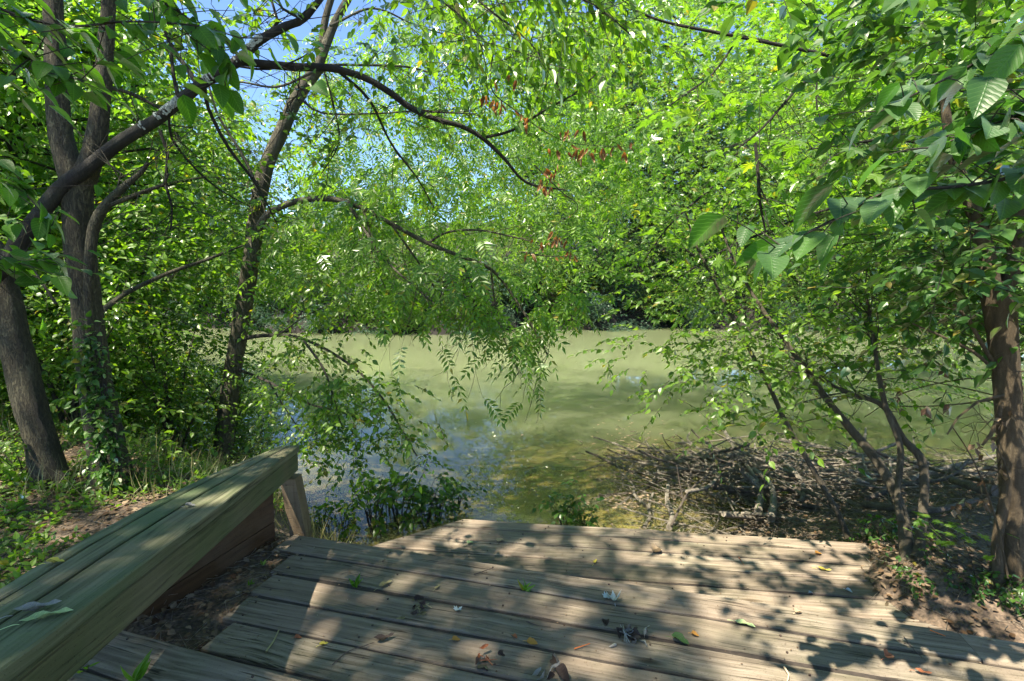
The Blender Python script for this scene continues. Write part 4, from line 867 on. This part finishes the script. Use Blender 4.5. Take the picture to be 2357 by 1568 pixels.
def make_shrub(name, hgt, rad, nsp, size, mat, seed, label, group, tpl=DIAM, cat='shrub', ln=.3, twig=True, k=7):
    R = np.random.default_rng(seed); o = tree(name, (0, 0, 0), label, cat, group); s = Soup(); ends = []
    for i in range(9):
        a = R.uniform(0, 6.28); w_ = rad * R.uniform(.3, 1); e = np.array((math.cos(a) * w_, math.sin(a) * w_, hgt * R.uniform(.55, 1)))
        tube(s, [(0, 0, -.1), e * (.35, .35, .5), e], [.014 * hgt, .008 * hgt, .003 * hgt], 5, .2, .05); ends.append(e)
    s.build('stem', [M_twig], o); s = Soup(); ends = np.array(ends)
    i = R.integers(0, 9, nsp); t = R.uniform(.3, 1.05, nsp)[:, None]; p_ = ends[i] * np.hstack((t ** 1.3, t ** 1.3, t)) + R.normal(0, 1, (nsp, 3)) * (rad * .28, rad * .28, hgt * .12)
    p_[:, 2] = np.abs(p_[:, 2]) + .03
    sprays(s, p_, R.normal(0, 1, (nsp, 3)) * (1, 1, .4), ln, k, size, tpl, 0, 1 if twig else None, .3, R=R)
    s.build('foliage', [mat, M_twig], o); return o

G_far = 'leafy trees on the far bank'
kinds = [('Z', 15, 4.6, 15000, .22, M_far, 101), ('Z', 18, 5.2, 16000, .21, M_far, 102), ('Z', 12, 4.4, 14000, .19, M_far, 103)]
protos = [make_tree('broadleaf_tree', h_, r_, n_, s_, m_, sd_, 'green broadleaf tree in the wood across the river', G_far) for _, h_, r_, n_, s_, m_, sd_ in kinds]
pbl = make_tree('dark_tree', 17, 4.0, 15000, .2, M_blue, 104, 'dark blue-green tree standing across the river right of the centre', 'dark blue-green trees across the river')
pm = make_tree('bank_tree', 9, 3.4, 15000, .13, M_bright, 105, 'light green tree further along the near left bank', 'light green trees along the left bank', .12, OVAL)
used = set()
def put(proto, x, y, sc, rz, label=None, group=None):
    o = proto if proto.name not in used else copy_tree(proto); used.add(proto.name)
    o.location = (x, y, float(gz(x, y)) - .05); o.scale = (sc, sc, sc); o.rotation_euler = (0, 0, rz)
    if label: o['label'] = label
    if group: o['group'] = group
    return o
fx = []
k = 0
for row, (dy, step) in enumerate(((2.2, 4.6), (7.5, 5.2), (14, 6.0), (24, 7.5))):
    lim = 34 + row * 9
    for x in np.arange(-lim, lim + 1, step):
        xx = x + rng.uniform(-1.4, 1.4); yy = far_shore(xx) + dy + rng.uniform(-1, 1.6)
        px = 1178 + F * xx / yy
        sc = rng.uniform(.85, 1.15)
        if 560 < px < 1180: sc *= (.30, .34, .40, .48)[row]       # lower wood where the sky opens
        elif 1180 <= px < 1230: sc *= .55
        elif 1230 <= px < 1300: sc *= .8
        elif px < 560: sc *= .95
        fx.append((xx, yy, sc)); put(protos[k % 3], xx, yy, sc, rng.uniform(0, 6.28)); k += 1
for x, dy, sc in ((5.0, 1.8, .75), (7.0, 4.5, 1.0), (10.5, 3.5, .8)): put(pbl, x, far_shore(x) + dy, sc, rng.uniform(0, 6))
for x, y, sc in ((-7.0, 7.2, .8), (-10.0, 8.0, .95), (-13.5, 9.5, 1.1), (-9.0, 4.5, .9), (-12.5, 5.5, 1.0), (-17, 11, 1.1), (-5.9, 7.0, .7), (-8.3, 8.6, .9), (-15, 7, 1.2), (-20, 9, 1.3), (-11.5, 10.5, 1)): put(pm, x, y, sc, rng.uniform(0, 6))
psh = make_shrub('bank_shrub', 2.2, 1.5, 700, .11, M_blue, 120, 'dark leafy shrub overhanging the far waterline', 'shrubs along the far waterline', twig=False)
ps2 = make_shrub('bank_shrub', 2.6, 1.7, 800, .11, M_far, 121, 'light leafy shrub on top of the far bank', 'light shrubs on the far bank', twig=False)
for x in np.arange(-26, 27, 1.5):
    xx = x + rng.uniform(-.4, .4); put(psh, xx, far_shore(xx) + rng.uniform(-.5, .5), rng.uniform(.35, .85), rng.uniform(0, 6))
for i, x in enumerate(np.arange(-29, 30, 1.35)):
    xx = x + rng.uniform(-.6, .6); put((psh, ps2)[i % 2], xx, far_shore(xx) + rng.uniform(.1, 2.2), rng.uniform(.7, 1.35), rng.uniform(0, 6))

# understory of the left bank
G_us = 'leafy bushes under the left bank trees'
pu = make_shrub('leafy_bush', 1.7, .75, 330, .062, M_leaf, 130, 'leafy green bush under the left bank trees', G_us, OVAL)
for x, y, sc in ((-4.6, 5.2, 1.0), (-3.9, 6.9, .8), (-5.6, 4.6, 1.15), (-4.2, 6.2, 1.0), (-6.6, 5.6, 1.3), (-5.2, 3.6, .9), (-6.8, 3.6, 1.2), (-7.8, 6.6, 1.4), (-5.4, 6.9, 1.2), (-8.5, 4.2, 1.4), (-10, 7.5, 1.7), (-11, 5.5, 1.8), (-9.3, 8.3, 1.5), (-13, 9, 2), (-6.3, 7.7, 1.3)):
    put(pu, x, y, sc, rng.uniform(0, 6))
pl_ = make_shrub('low_plant', .38, .22, 34, .05, M_leaf, 131, 'low leafy plant among the weeds on the left bank', 'low plants on the left bank', OVAL, 'plant', .09, k=4)
for px, py in ((430, 1050), (470, 1075), (400, 1085), (350, 1060), (445, 1020), (500, 1090), (300, 1120), (560, 1040), (600, 1010), (60, 1110), (20, 1085), (380, 1020), (590, 1060)):
    q = on_ground(px, py); put(pl_, q[0], q[1], rng.uniform(.7, 1.2), rng.uniform(0, 6))
# waterside plants between barrier and landing
pw = make_shrub('waterside_plant', .62, .30, 20, .085, M_bright, 132, 'bright leafy plant between the barrier post and the landing', 'waterside plants by the landing', OVAL, 'plant', .16, k=5)
for px, py, sc in ((860, 1225, 1.0), (920, 1215, 1.0), (790, 1225, .6), (960, 1205, .75), (745, 1215, .5), (890, 1190, .8)):
    q = on_ground(px, py, -.5); put(pw, q[0], q[1], sc, rng.uniform(0, 6))
pd = make_shrub('waterside_plant', .42, .2, 30, .06, M_dark, 133, 'small dark plant poking up behind the landing edge', 'small plants behind the landing edge', OVAL, 'plant', .12, k=5)
for px, py, sc in ((1010, 1215, 1.), (1050, 1205, .9), (1300, 1235, .95), (1345, 1240, .8), (980, 1225, 1.)):
    q = on_ground(px, py, -.6); o = put(pd, q[0], q[1], sc, rng.uniform(0, 6)); o.location.z = max(o.location.z, WZ - .05)
# ground plants at the right
pr = make_shrub('ground_plant', .2, .18, 15, .045, M_dark, 134, 'low leafy ground plant beside the right end of the landing', 'ground plants beside the landing', OVAL, 'plant', .09, k=4)
for px, py in ((1990, 1240), (2030, 1235), (2060, 1262), (2075, 1225), (2110, 1255), (2080, 1310), (2120, 1330), (2150, 1345), (2200, 1350), (2250, 1355), (2300, 1365), (2340, 1385), (2357, 1410), (2290, 1345)):
    q = on_ground(px, py); put(pr, q[0], q[1], rng.uniform(.5, 1.0), rng.uniform(0, 6))
for (px, py, top_px, lab) in ((2240, 1370, (2215, 1245), 'maple seedling with lobed leaves between the stems and the right trunk'), (2180, 1300, (2140, 1205), 'maple seedling with bright lobed leaves beside the multi-stem tree')):
    b = on_ground(px, py); o = tree('maple_seedling', b, lab, 'seedling'); s = Soup(); tp = PY(*top_px, b[1]); tube(s, [b, (b + tp) / 2 + (.03, 0, 0), tp], [.004, .003, .002], 6, .05); s.build('stem', [M_twig], o, b)
    s = Soup(); n = 14; p_ = tp + rng.normal(0, .07, (n, 3)) * (1.6, 1, .6); leaves(s, p_, rng.normal(0, 1, (n, 3)) * (1, 1, .2), .055, LOBED, 0, tilt=.25); s.build('foliage', [M_bright], o, b)

# ------------------------------------------------------------------ driftwood
def mound(x, y): return .34 * math.exp(-(((x - 2.6) / 1.1) ** 2 + ((y - 5.4) / .8) ** 2)) + .10 * math.exp(-(((x - 4.4) / 1.3) ** 2 + ((y - 5.2) / 1.2) ** 2))
def stick(s, c, a, L, r, seed, lift=0.):
    R = np.random.default_rng(seed); n = 6; d = np.array((math.cos(a), math.sin(a), 0)); q = np.array((-d[1], d[0], 0)); cur = R.normal(0, .10, n).cumsum(); cur -= cur.mean(); pts = []
    tz = R.normal(0, .24)
    for i in range(n):
        t = i / (n - 1) - .5; p = c + d * t * L + q * cur[i] * L * .35; p[2] = c[2] + lift + tz * t * L + .05 * L * cur[i]; pts.append(p)
    mnz = max(float(gz(c[0], c[1])), WZ) ; 
    for p in pts: p[2] = max(p[2], min(mnz, c[2]) + r * .4)
    tube(s, pts, r * np.linspace(1.0, .55, n) * R.uniform(.9, 1.1, n), 8 if r > .015 else 5, .08, .12, 0, seed=seed)
    if r > .014 and R.random() < .6:
        a2 = pts[3]; e = a2 + unit(d + q * R.choice([-1, 1]) * .9 + (0, 0, .3)) * L * .25; tube(s, [a2, (a2 + e) / 2 + (0, 0, .01), e], [r * .55, r * .4, r * .2], 6, .06, .1)
G_st = 'driftwood sticks piled at the water edge'
for i in range(270):
    if i < 170: x = rng.normal(2.75, .75); y = rng.normal(5.45, .55)
    else: x = rng.uniform(1.2, 6.2); y = rng.uniform(4.1, 6.8)
    if y < 4.0 or x < .9: continue
    z = max(float(gz(x, y)), WZ + .0) + mound(x, y) * rng.uniform(.35, 1.05) + .01
    a = rng.normal(2.5, .6) if rng.random() < .4 else rng.uniform(0, 3.14); r = rng.choice([.006, .009, .013, .020], p=[.34, .32, .22, .12])
    s = Soup(); c = np.array((x, y, z)); stick(s, c, a, rng.uniform(.4, 1.35) * (1 + r * 12), r * rng.uniform(.8, 1.2), i)
    dk = rng.random() < .28
    tag(s.build('driftwood_stick', [M_drift2 if dk else M_drift], None, c), 'dark wet stick lying in the driftwood pile' if dk else 'pale dry stick lying in the driftwood pile', 'stick', 'dark sticks in the driftwood pile' if dk else G_st)
logs = [([(1540, 1215), (1548, 1190), (1535, 1150), (1538, 1115)], .030, 'pale bent branch stub standing at the left of the driftwood', M_drift), ([(1745, 1180), (1750, 1130), (1720, 1095), (1690, 1075)], .035, 'thick pale crooked log at the front of the driftwood', M_drift),
        ([(1660, 980), (1690, 1030), (1725, 1080), (1745, 1110)], .026, 'long bleached branch running up the back of the pile', M_drift), ([(1775, 1195), (1780, 1150), (1770, 1110), (1735, 1080)], .034, 'stout grey log ending near the landing edge', M_drift),
        ([(1790, 1010), (1880, 1025), (1960, 1050), (2020, 1075)], .022, 'long pale pole along the top of the pile', M_drift), ([(1640, 1120), (1720, 1130), (1830, 1125), (1930, 1165)], .03, 'dark log crossing the front of the driftwood pile', M_drift2),
        ([(1800, 1060), (1835, 1095), (1850, 1130), (1845, 1150)], .028, 'smooth striped log in the middle of the pile', M_drift), ([(1990, 1160), (2060, 1170), (2150, 1175), (2250, 1150)], .03, 'straight dark log behind the multi-stem tree', M_drift2),
        ([(1990, 1010), (1992, 985)], .022, 'short bleached stump poking out of the water', M_drift), ([(2290, 1130), (2240, 1120), (2190, 1105)], .045, 'rusty brown log end on the mud at the right', M_drift2),
        ([(1560, 1020), (1640, 1015), (1760, 1000), (1830, 998)], .014, 'thin branch reaching left over the shallow water', M_drift), ([(2100, 1100), (2200, 1070), (2300, 1045)], .025, 'bare grey pole slanting to the right waterline', M_drift)]
for q, r, lab, mt in logs:
    s = Soup(); P_ = []
    for i, (a, b) in enumerate(q):
        p = on_ground(a, b, -.6); zz = max(p[2], WZ); 
        for _ in range(4): p = PZ(a, b, zz + mound(p[0], p[1]) * .9 + r + .02); zz = max(float(gz(p[0], p[1])), WZ)
        P_.append(p)
    tube(s, P_, np.linspace(r, r * .6, len(P_)), 10, .05, .16); tag(s.build('driftwood_log', [mt], None, P_[0]), lab, 'log')
s = Soup(); q = [PZ(1545, 1210, -.62), PY(1580, 1140, 4.6), PY(1620, 1100, 4.7), PY(1690, 1060, 4.9), PY(1740, 1035, 5.0)]; tube(s, q, [.012, .01, .008, .006, .003], 6, .06, .1)
tube(s, [PY(1572, 1150, 4.6), PY(1562, 1100, 4.6), PY(1558, 1070, 4.6)], [.008, .006, .004], 5, .05); tube(s, [PY(1575, 1145, 4.6), PY(1530, 1130, 4.6), PY(1510, 1105, 4.6)], [.006, .004, .003], 5, .05)
tag(s.build('bare_branch', [M_drift2], None, q[0]), 'thin dark bare branch standing up at the left of the driftwood', 'branch')
# fine debris
s = Soup(); n = 3200; x = np.concatenate((rng.normal(2.8, 1.2, 1800), rng.uniform(1.3, 6.5, 1400))); y = np.concatenate((rng.normal(5.4, .75, 1800), rng.uniform(3.6, 6.9, 1400)))
m_ = (y > 3.75) & (x > .9); x = x[m_]; y = y[m_]; z = np.maximum(gz(x, y), WZ) + np.array([mound(a, b) for a, b in zip(x, y)]) * rng.random(len(x)) + .008
P_ = np.stack((x, y, z), -1); d = rng.normal(0, 1, P_.shape) * (1, 1, .12); sprays(s, P_, d, .17, 1, .0001, DIAM, 0, 1, .02, tr=.0035)
tag(s.build('twig_litter', [M_brown, M_drift]), 'mat of broken twigs covering the mud and driftwood pile', 'twigs', kind='stuff')
s = Soup(); n = 6500; x = rng.uniform(1.0, 7, n); y = rng.uniform(3.4, 6.6, n); x2 = rng.uniform(-6.0, -1.75, 15000); y2_ = rng.uniform(.8, 5.6, 15000); x = np.concatenate((x, x2)); y = np.concatenate((y, y2_))
x3 = rng.uniform(-1.62, -1.15, 420); y3_ = 3.0 + (x3 + 1.4) * 0 - rng.random(420) * 1.3; x = np.concatenate((x, x3 + (y3_ - 2.5) * .2)); y = np.concatenate((y, y3_))
x4 = rng.normal(2.5, .5, 1500); y4_ = rng.normal(2.85, .4, 1500); x = np.concatenate((x, x4)); y = np.concatenate((y, y4_))
P_ = np.stack((x, y, np.maximum(gz(x, y), WZ) + .02), -1); m_ = P_[:, 2] > WZ + .03; P_ = P_[m_]
leaves(s, P_, rng.normal(0, 1, P_.shape) * (1, 1, .12), rng.uniform(.014, .048, len(P_)), OVAL, 0, tilt=.3)
sprays(s, P_[::4], rng.normal(0, 1, P_[::4].shape) * (1, 1, .05), .12, 1, .0001, DIAM, 0, 1, .0, tr=.0015)
tag(s.build('leaf_litter', [M_brown, M_drift]), 'brown fallen leaves and twigs strewn over the bank soil', 'leaf litter', kind='stuff')
s = Soup(); n = 420; x = 1.62 + rng.normal(0, .28, n); y = 6.4 + rng.normal(0, .75, n); x = x - (y - 6) * -.12
leaves(s, np.stack((x, y, np.full(n, WZ + .006)), -1), rng.normal(0, 1, (n, 3)) * (1, 1, .02), rng.uniform(.03, .07, n), OVAL, 0, tilt=.06, var=rng.uniform(.7, 1, n))
n = 160; x = 1.35 + rng.normal(0, .3, n); y = 5.2 + rng.normal(0, .12, n); leaves(s, np.stack((x, y, np.full(n, WZ + .006)), -1), rng.normal(0, 1, (n, 3)) * (1, 1, .02), rng.uniform(.03, .06, n), OVAL, 0, tilt=.06, var=1.)
n = 500; x = rng.uniform(-9, 9, n); y = rng.uniform(5, 24, n); k = y > shore(x) + .3; leaves(s, np.stack((x, y, np.full(n, WZ + .005)), -1)[k], rng.normal(0, 1, (n, 3))[k] * (1, 1, .02), rng.uniform(.015, .05, n)[k], OVAL, 0, tilt=.06, var=1.)
tag(s.build('floating_leaves', [M_brown]), 'pale raft of fallen leaves floating beside the driftwood', 'leaves', kind='stuff')
# ground cover of the left bank
s = Soup(); n = 8500; x = rng.uniform(-6.5, -1.75, n); y = rng.uniform(.9, 6.2, n); m_ = (gz(x, y) > WZ + .05) & (np.array([noise.noise(Vector((a * 1.6, b * 1.6, 5))) for a, b in zip(x, y)]) > -.25); x = x[m_]; y = y[m_]
P_ = np.stack((x, y, gz(x, y)), -1); sprays(s, P_, rng.normal(0, .5, P_.shape) + (0, 0, 1.), .09, 5, .038, OVAL, 0, 1, .1, tr=.001)
n = 900; x = np.concatenate((rng.uniform(-3.2, -1.2, n), rng.uniform(-6, -2, 500))); y = np.concatenate((rng.uniform(3.1, 5.0, n), rng.uniform(3.5, 6, 500))); P_ = np.stack((x, y, gz(x, y)), -1); P_ = P_[(P_[:, 2] > WZ + .03)]
GR = T([(-.012, 0, 0), (.012, 0, 0), (.008, .5, .02), (0, 1, -.12), (-.008, .5, .02)], [(0, 1, 2, 4), (4, 2, 3)])
leaves(s, P_, rng.normal(0, .35, P_.shape) + (0, 0, 1.), rng.uniform(.12, .32, len(P_)), GR, 2, up=(0, -1, 0), tilt=.8)
M_grass = leaf_mat('dry_grass', [(.10, .13, .03), (.20, .20, .07), (.33, .28, .13)], (1.6, 1.6, 1.2), tmix=.35)
tag(s.build('ground_cover', [M_leaf, M_twig, M_grass]), 'low green weeds and straw-coloured grass on the left bank', 'ground cover', kind='stuff')

# ------------------------------------------------------------------ things lying on the boards
def cmat(name, c, rough=.6): return leaf_mat(name, [tuple(x * .8 for x in c), c, tuple(min(1, x * 1.15) for x in c)], (1., 1., 1.), gloss=.03, tmix=.15, veins=True)
CM = {'white': cmat('leaf_pale', (.46, .49, .47)), 'olive': cmat('leaf_olive', (.24, .21, .10)), 'tan': cmat('leaf_tan', (.45, .33, .2)), 'amber': cmat('leaf_amber', (.45, .22, .05)), 'rust': cmat('leaf_rust', (.30, .11, .05)),
      'yellow': cmat('leaf_yellow', (.62, .48, .08)), 'green': cmat('leaf_light_green', (.38, .46, .2)), 'dark': cmat('leaf_dark_brown', (.07, .05, .04)), 'grey': cmat('leaf_grey', (.25, .23, .2)), 'deep': cmat('leaf_deep_green', (.05, .10, .03)), 'orange': cmat('stick_orange', (.6, .13, .03))}
def curl(tpl, k, kx=0.):
    v, l, z = tpl; v = v.copy(); v[:, 2] += .05 * np.sin(v[:, 1] * 11 + v[:, 0] * 17); v[:, 2] += k * (v[:, 1] - .5) ** 2 + kx * v[:, 0] ** 2; v[:, 2] -= v[:, 2].min(); return v, l, z
zof = {'u': .004, 'l': Z2 + .004, 's': .155}
def lay(px, py, lev, kind, col, size, ang, label, c=.3, cx=1.):
    p = on_cap(px, py, .003) if lev == 'r' else PZ(px, py, zof[lev]); s = Soup(); N_ = nrm if lev == 'r' else np.array((0, 0, 1.))
    d = np.array((math.cos(ang), math.sin(ang), 0)); d = unit(d - N_ * (d @ N_))
    size *= .75; leaves(s, [p], [d], size, curl(kind, c, cx), 0, up=N_, tilt=.06, sm=True)
    if kind is not LOBED or size > .05: tube(s, [p - d * size * .35 + N_ * .003, p - d * size * .12 + N_ * .006, p + N_ * .003], [.0009, .001, .0008], 4, .02)
    return tag(s.build('fallen_leaf', [CM[col]], None, p), label, 'leaf')
lay(1388, 1376, 'u', LOBED, 'white', .062, .2, 'white lobed leaf lying flat, left one of the pale pair on the landing', .3)
lay(1415, 1390, 'u', LOBED, 'white', .085, 1.5, 'white lobed leaf standing on edge, right one of the pale pair', 1.5, 2.5)
lay(1047, 1408, 'u', LOBED, 'white', .055, .8, 'small grey-white lobed leaf near the middle of the upper landing', .6)
lay(872, 1355, 'u', LONG, 'olive', .11, .9, 'long curled olive leaf right of the left board weed', .4, 3)
lay(1001, 1358, 'u', LONG, 'olive', .06, 1.1, 'short curled olive leaf halfway between the two board weeds', .4, 3)
lay(1040, 1474, 'u', ROUND, 'amber', .048, .1, 'light amber leaf left of the two close together', .3, 1.5)
lay(1180, 1464, 'u', ROUND, 'rust', .034, -.6, 'tiny red-brown leaf just above the big amber oval leaf', .5, 2)
lay(1212, 1478, 'u', ROUND, 'amber', .065, -.25, 'big speckled amber oval leaf lying flat near the bottom', .15, .5)
lay(1545, 1470, 'u', BIG, 'deep', .10, -.5, 'dark green leaf with an orange stem on the wide board gap', .5, 2)
lay(735, 1488, 'u', BIG, 'yellow', .05, .6, 'small yellow-green leaf near the bottom left of the landing', .8, 2)
lay(677, 1470, 'u', ROUND, 'rust', .042, .2, 'red-brown leaf beside the dry stick at bottom left', .4, 2)
lay(1690, 1432, 'u', LONG, 'green', .115, -.4, 'pale green oval leaf on the first board gap', .12, .4)
lay(1590, 1460, 'u', ROUND, 'amber', .045, -.4, 'little orange-brown leaf left of the pale green oval leaf', .5, 2)
lay(1147, 1250, 'l', ROUND, 'tan', .09, 1.2, 'heart-shaped tan leaf on the left of the lower landing', .3, 1)
lay(1500, 1275, 'l', ROUND, 'tan', .11, .5, 'crumpled tan leaf on the sunny boards of the lower landing', .9, 4)
lay(1075, 1255, 'l', BIG, 'green', .08, .9, 'greenish leaf left of the heart-shaped tan leaf', .4, 1)
lay(1366, 1300, 'l', LONG, 'yellow', .08, 1.1, 'curled yellow-brown leaf by the step edge of the lower landing', .7, 4)
lay(1880, 1310, 'l', LONG, 'yellow', .10, -.4, 'curved yellow leaf on the right of the lower landing', .9, 2)
lay(1876, 1276, 'l', ROUND, 'amber', .06, .1, 'brown-yellow leaf near the far right board edge', .5, 2)
lay(1946, 1358, 'l', ROUND, 'white', .045, -.8, 'cream leaf scrap beside the soil on the lower landing', .4, 2)
lay(1862, 1366, 'l', ROUND, 'white', .035, .3, 'tiny cream scrap left of the larger cream leaf scrap', .4, 2)
lay(1830, 1413, 'u', ROUND, 'tan', .05, .3, 'folded tan leaf on the step edge right of centre', .6, 3)
lay(2035, 1518, 'u', ROUND, 'rust', .065, .3, 'curled brown leaf low on the right of the upper landing', 1.0, 4)
lay(2105, 1546, 'u', LONG, 'rust', .075, -.3, 'dark red-brown leaf at the bottom right of the landing', .8, 3)
lay(2262, 1470, 'u', LONG, 'tan', .055, -.5, 'small tan leaf near the right end of the step edge', .6, 3)
lay(860, 1482, 'u', LONG, 'dark', .12, .5, 'dark curled leaf at the end of a thin twig', 1.0, 5)
lay(105, 1300, 'r', BIG, 'yellow', .06, .5, 'bright yellow leaf on the barrier cap', .5, 2)
lay(45, 1440, 'r', LONG, 'green', .13, .75, 'long pale green leaf low on the barrier cap', .2, .6)
lay(30, 1420, 'r', LONG, 'grey', .12, .7, 'grey-brown dried leaf behind the long pale leaf', .6, 3)
lay(425, 1168, 'r', BIG, 'grey', .05, .5, 'grey dried leaf halfway along the barrier cap', 1.0, 3)
def clump(px, py, lev, n, sz, cols, label, sticks=2, spread=.03):
    p = PZ(px, py, zof[lev]); s = Soup(); R = np.random.default_rng(int(px))
    for i in range(n):
        q = p + R.normal(0, spread, 3) * (1, 1, 0) + (0, 0, R.uniform(0, .022)); leaves(s, [q], [R.normal(0, 1, 3) * (1, 1, .25)], sz * R.uniform(.6, 1.3), curl(LONG if i % 2 else BIG, 1.3, 6), i % 2, tilt=.8, sm=True, R=R)
    for i in range(sticks):
        a = R.uniform(0, 6.28); d = np.array((math.cos(a), math.sin(a), .12)); tube(s, [p - d * sz * .8 + (0, 0, .012), p + (0, 0, .02) + R.normal(0, .006, 3), p + d * sz * 1.0 + (0, 0, .012)], [.0018, .0022, .0012], 5, .03, 0, 1)
    tag(s.build('dead_leaf_clump', [CM[cols[0]], CM[cols[1]]], None, p), label, 'dead leaves')
clump(972, 1402, 'u', 9, .05, ('dark', 'olive'), 'dark crumpled dead leaves below the left board weed', 3, .035)
clump(1439, 1466, 'u', 12, .055, ('dark', 'grey'), 'largest tangle of dead leaves and twigs, below the white leaves', 5, .045)
clump(1119, 1526, 'u', 7, .045, ('dark', 'rust'), 'small dark curled leaves left of centre at the bottom edge', 2, .028)
clump(1272, 1548, 'u', 8, .06, ('dark', 'grey'), 'grey shrivelled leaf heap at the bottom centre edge', 1, .03)
clump(1255, 1395, 'l', 3, .03, ('dark', 'olive'), 'tiny shrivelled leaf scrap near the step', 1, .015)
def twig(pts, r, col, label, lev='u'):
    s = Soup(); P_ = [PZ(a, b, zof[lev] + .006) for a, b in pts]; tube(s, P_, np.linspace(r, r * .6, len(P_)), 6, .02, .15); tag(s.build('loose_stick', [CM[col]], None, P_[0]), label, 'stick')
twig([(1322, 1493), (1340, 1487), (1358, 1481)], .0022, 'orange', 'short bright orange stick on the upper landing')
twig([(2140, 1450), (2158, 1457), (2176, 1464)], .0022, 'orange', 'short orange stick near the right end of the step edge')
twig([(765, 1530), (800, 1500), (840, 1486), (862, 1478)], .002, 'dark', 'thin dark twig leading to a curled leaf at bottom left')
twig([(612, 1500), (630, 1475), (642, 1450)], .0045, 'olive', 'flat dry olive stick at the left of the upper landing')
twig([(1091, 1322), (1115, 1314), (1136, 1307)], .003, 'dark', 'short straight dark stick near the step edge')
twig([(1212, 1430), (1240, 1440), (1268, 1441)], .0025, 'dark', 'thin dark stick lying along the wide gap')
twig([(1805, 1535), (1815, 1552), (1812, 1568)], .004, 'tan', 'pale forked stick at the bottom edge right of centre')
twig([(2080, 1465), (2104, 1496), (2130, 1520)], .002, 'dark', 'thin curved twig on the right of the upper landing')
twig([(2040, 1358), (2062, 1372), (2085, 1386)], .007, 'olive', 'thick broken stick on the soil at the right of the lower landing', 'l')
twig([(1700, 1282), (1712, 1300)], .0025, 'rust', 'short rust-red stick on the lower landing', 'l')
def weed(px, py, z, n, ln, label, sp=.5):
    p = PZ(px, py, z); o = tree('board_weed', p, label, 'weed'); s = Soup(); R = np.random.default_rng(int(px)); d = R.normal(0, sp, (n, 3)) + (0, 0, 1.); d[:, 2] = np.abs(d[:, 2]) * .9
    nar = bigleaf(.26, .35, .06); leaves(s, np.tile(p, (n, 1)) + R.normal(0, .004, (n, 3)), d, ln * R.uniform(.6, 1.2, n), nar, 0, up=(0, -1, .3), tilt=.4, sm=True, R=R); s.build('foliage', [M_bright], o, p)
weed(820, 1350, .0, 9, .06, 'green rosette weed growing from a board gap at the left')
weed(1208, 1358, .0, 9, .055, 'green rosette weed growing from a board gap near the centre')
weed(311, 1568, .15, 6, .085, 'grassy weed sprouting on the top step')
weed(606, 1300, .0, 6, .035, 'tiny sprout in the soil at the left plank ends, upper one', .8)
weed(577, 1345, .0, 6, .035, 'tiny sprout in the soil at the left plank ends, lower one', .8)
weed(199, 1540, .15, 5, .04, 'tiny sprout beside the barrier beam in the corner', .8)
# crumbs of bark and soil on the boards
s = Soup(); n = 1500; x = rng.uniform(-1.4, 3.4, n); y = rng.uniform(1.2, 3.6, n); zz = np.where(x * math.sin(-A1) + y * math.cos(-A1) < 2.53, .004, Z2 + .004); m_ = (x * math.sin(-A2) + y * math.cos(-A2) < e2 - .02) | (zz > 0)
P_ = np.stack((x, y, zz), -1)[m_]; leaves(s, P_, rng.normal(0, 1, P_.shape) * (1, 1, .1), rng.uniform(.004, .013, len(P_)), DIAM, 0, tilt=.5)
tag(s.build('bark_crumbs', [M_brown]), 'tiny crumbs of bark and leaf scattered over the boards', 'crumbs', kind='stuff')
bpy.data.objects.remove(bpy.data.objects['none']) if 'none' in bpy.data.objects else None
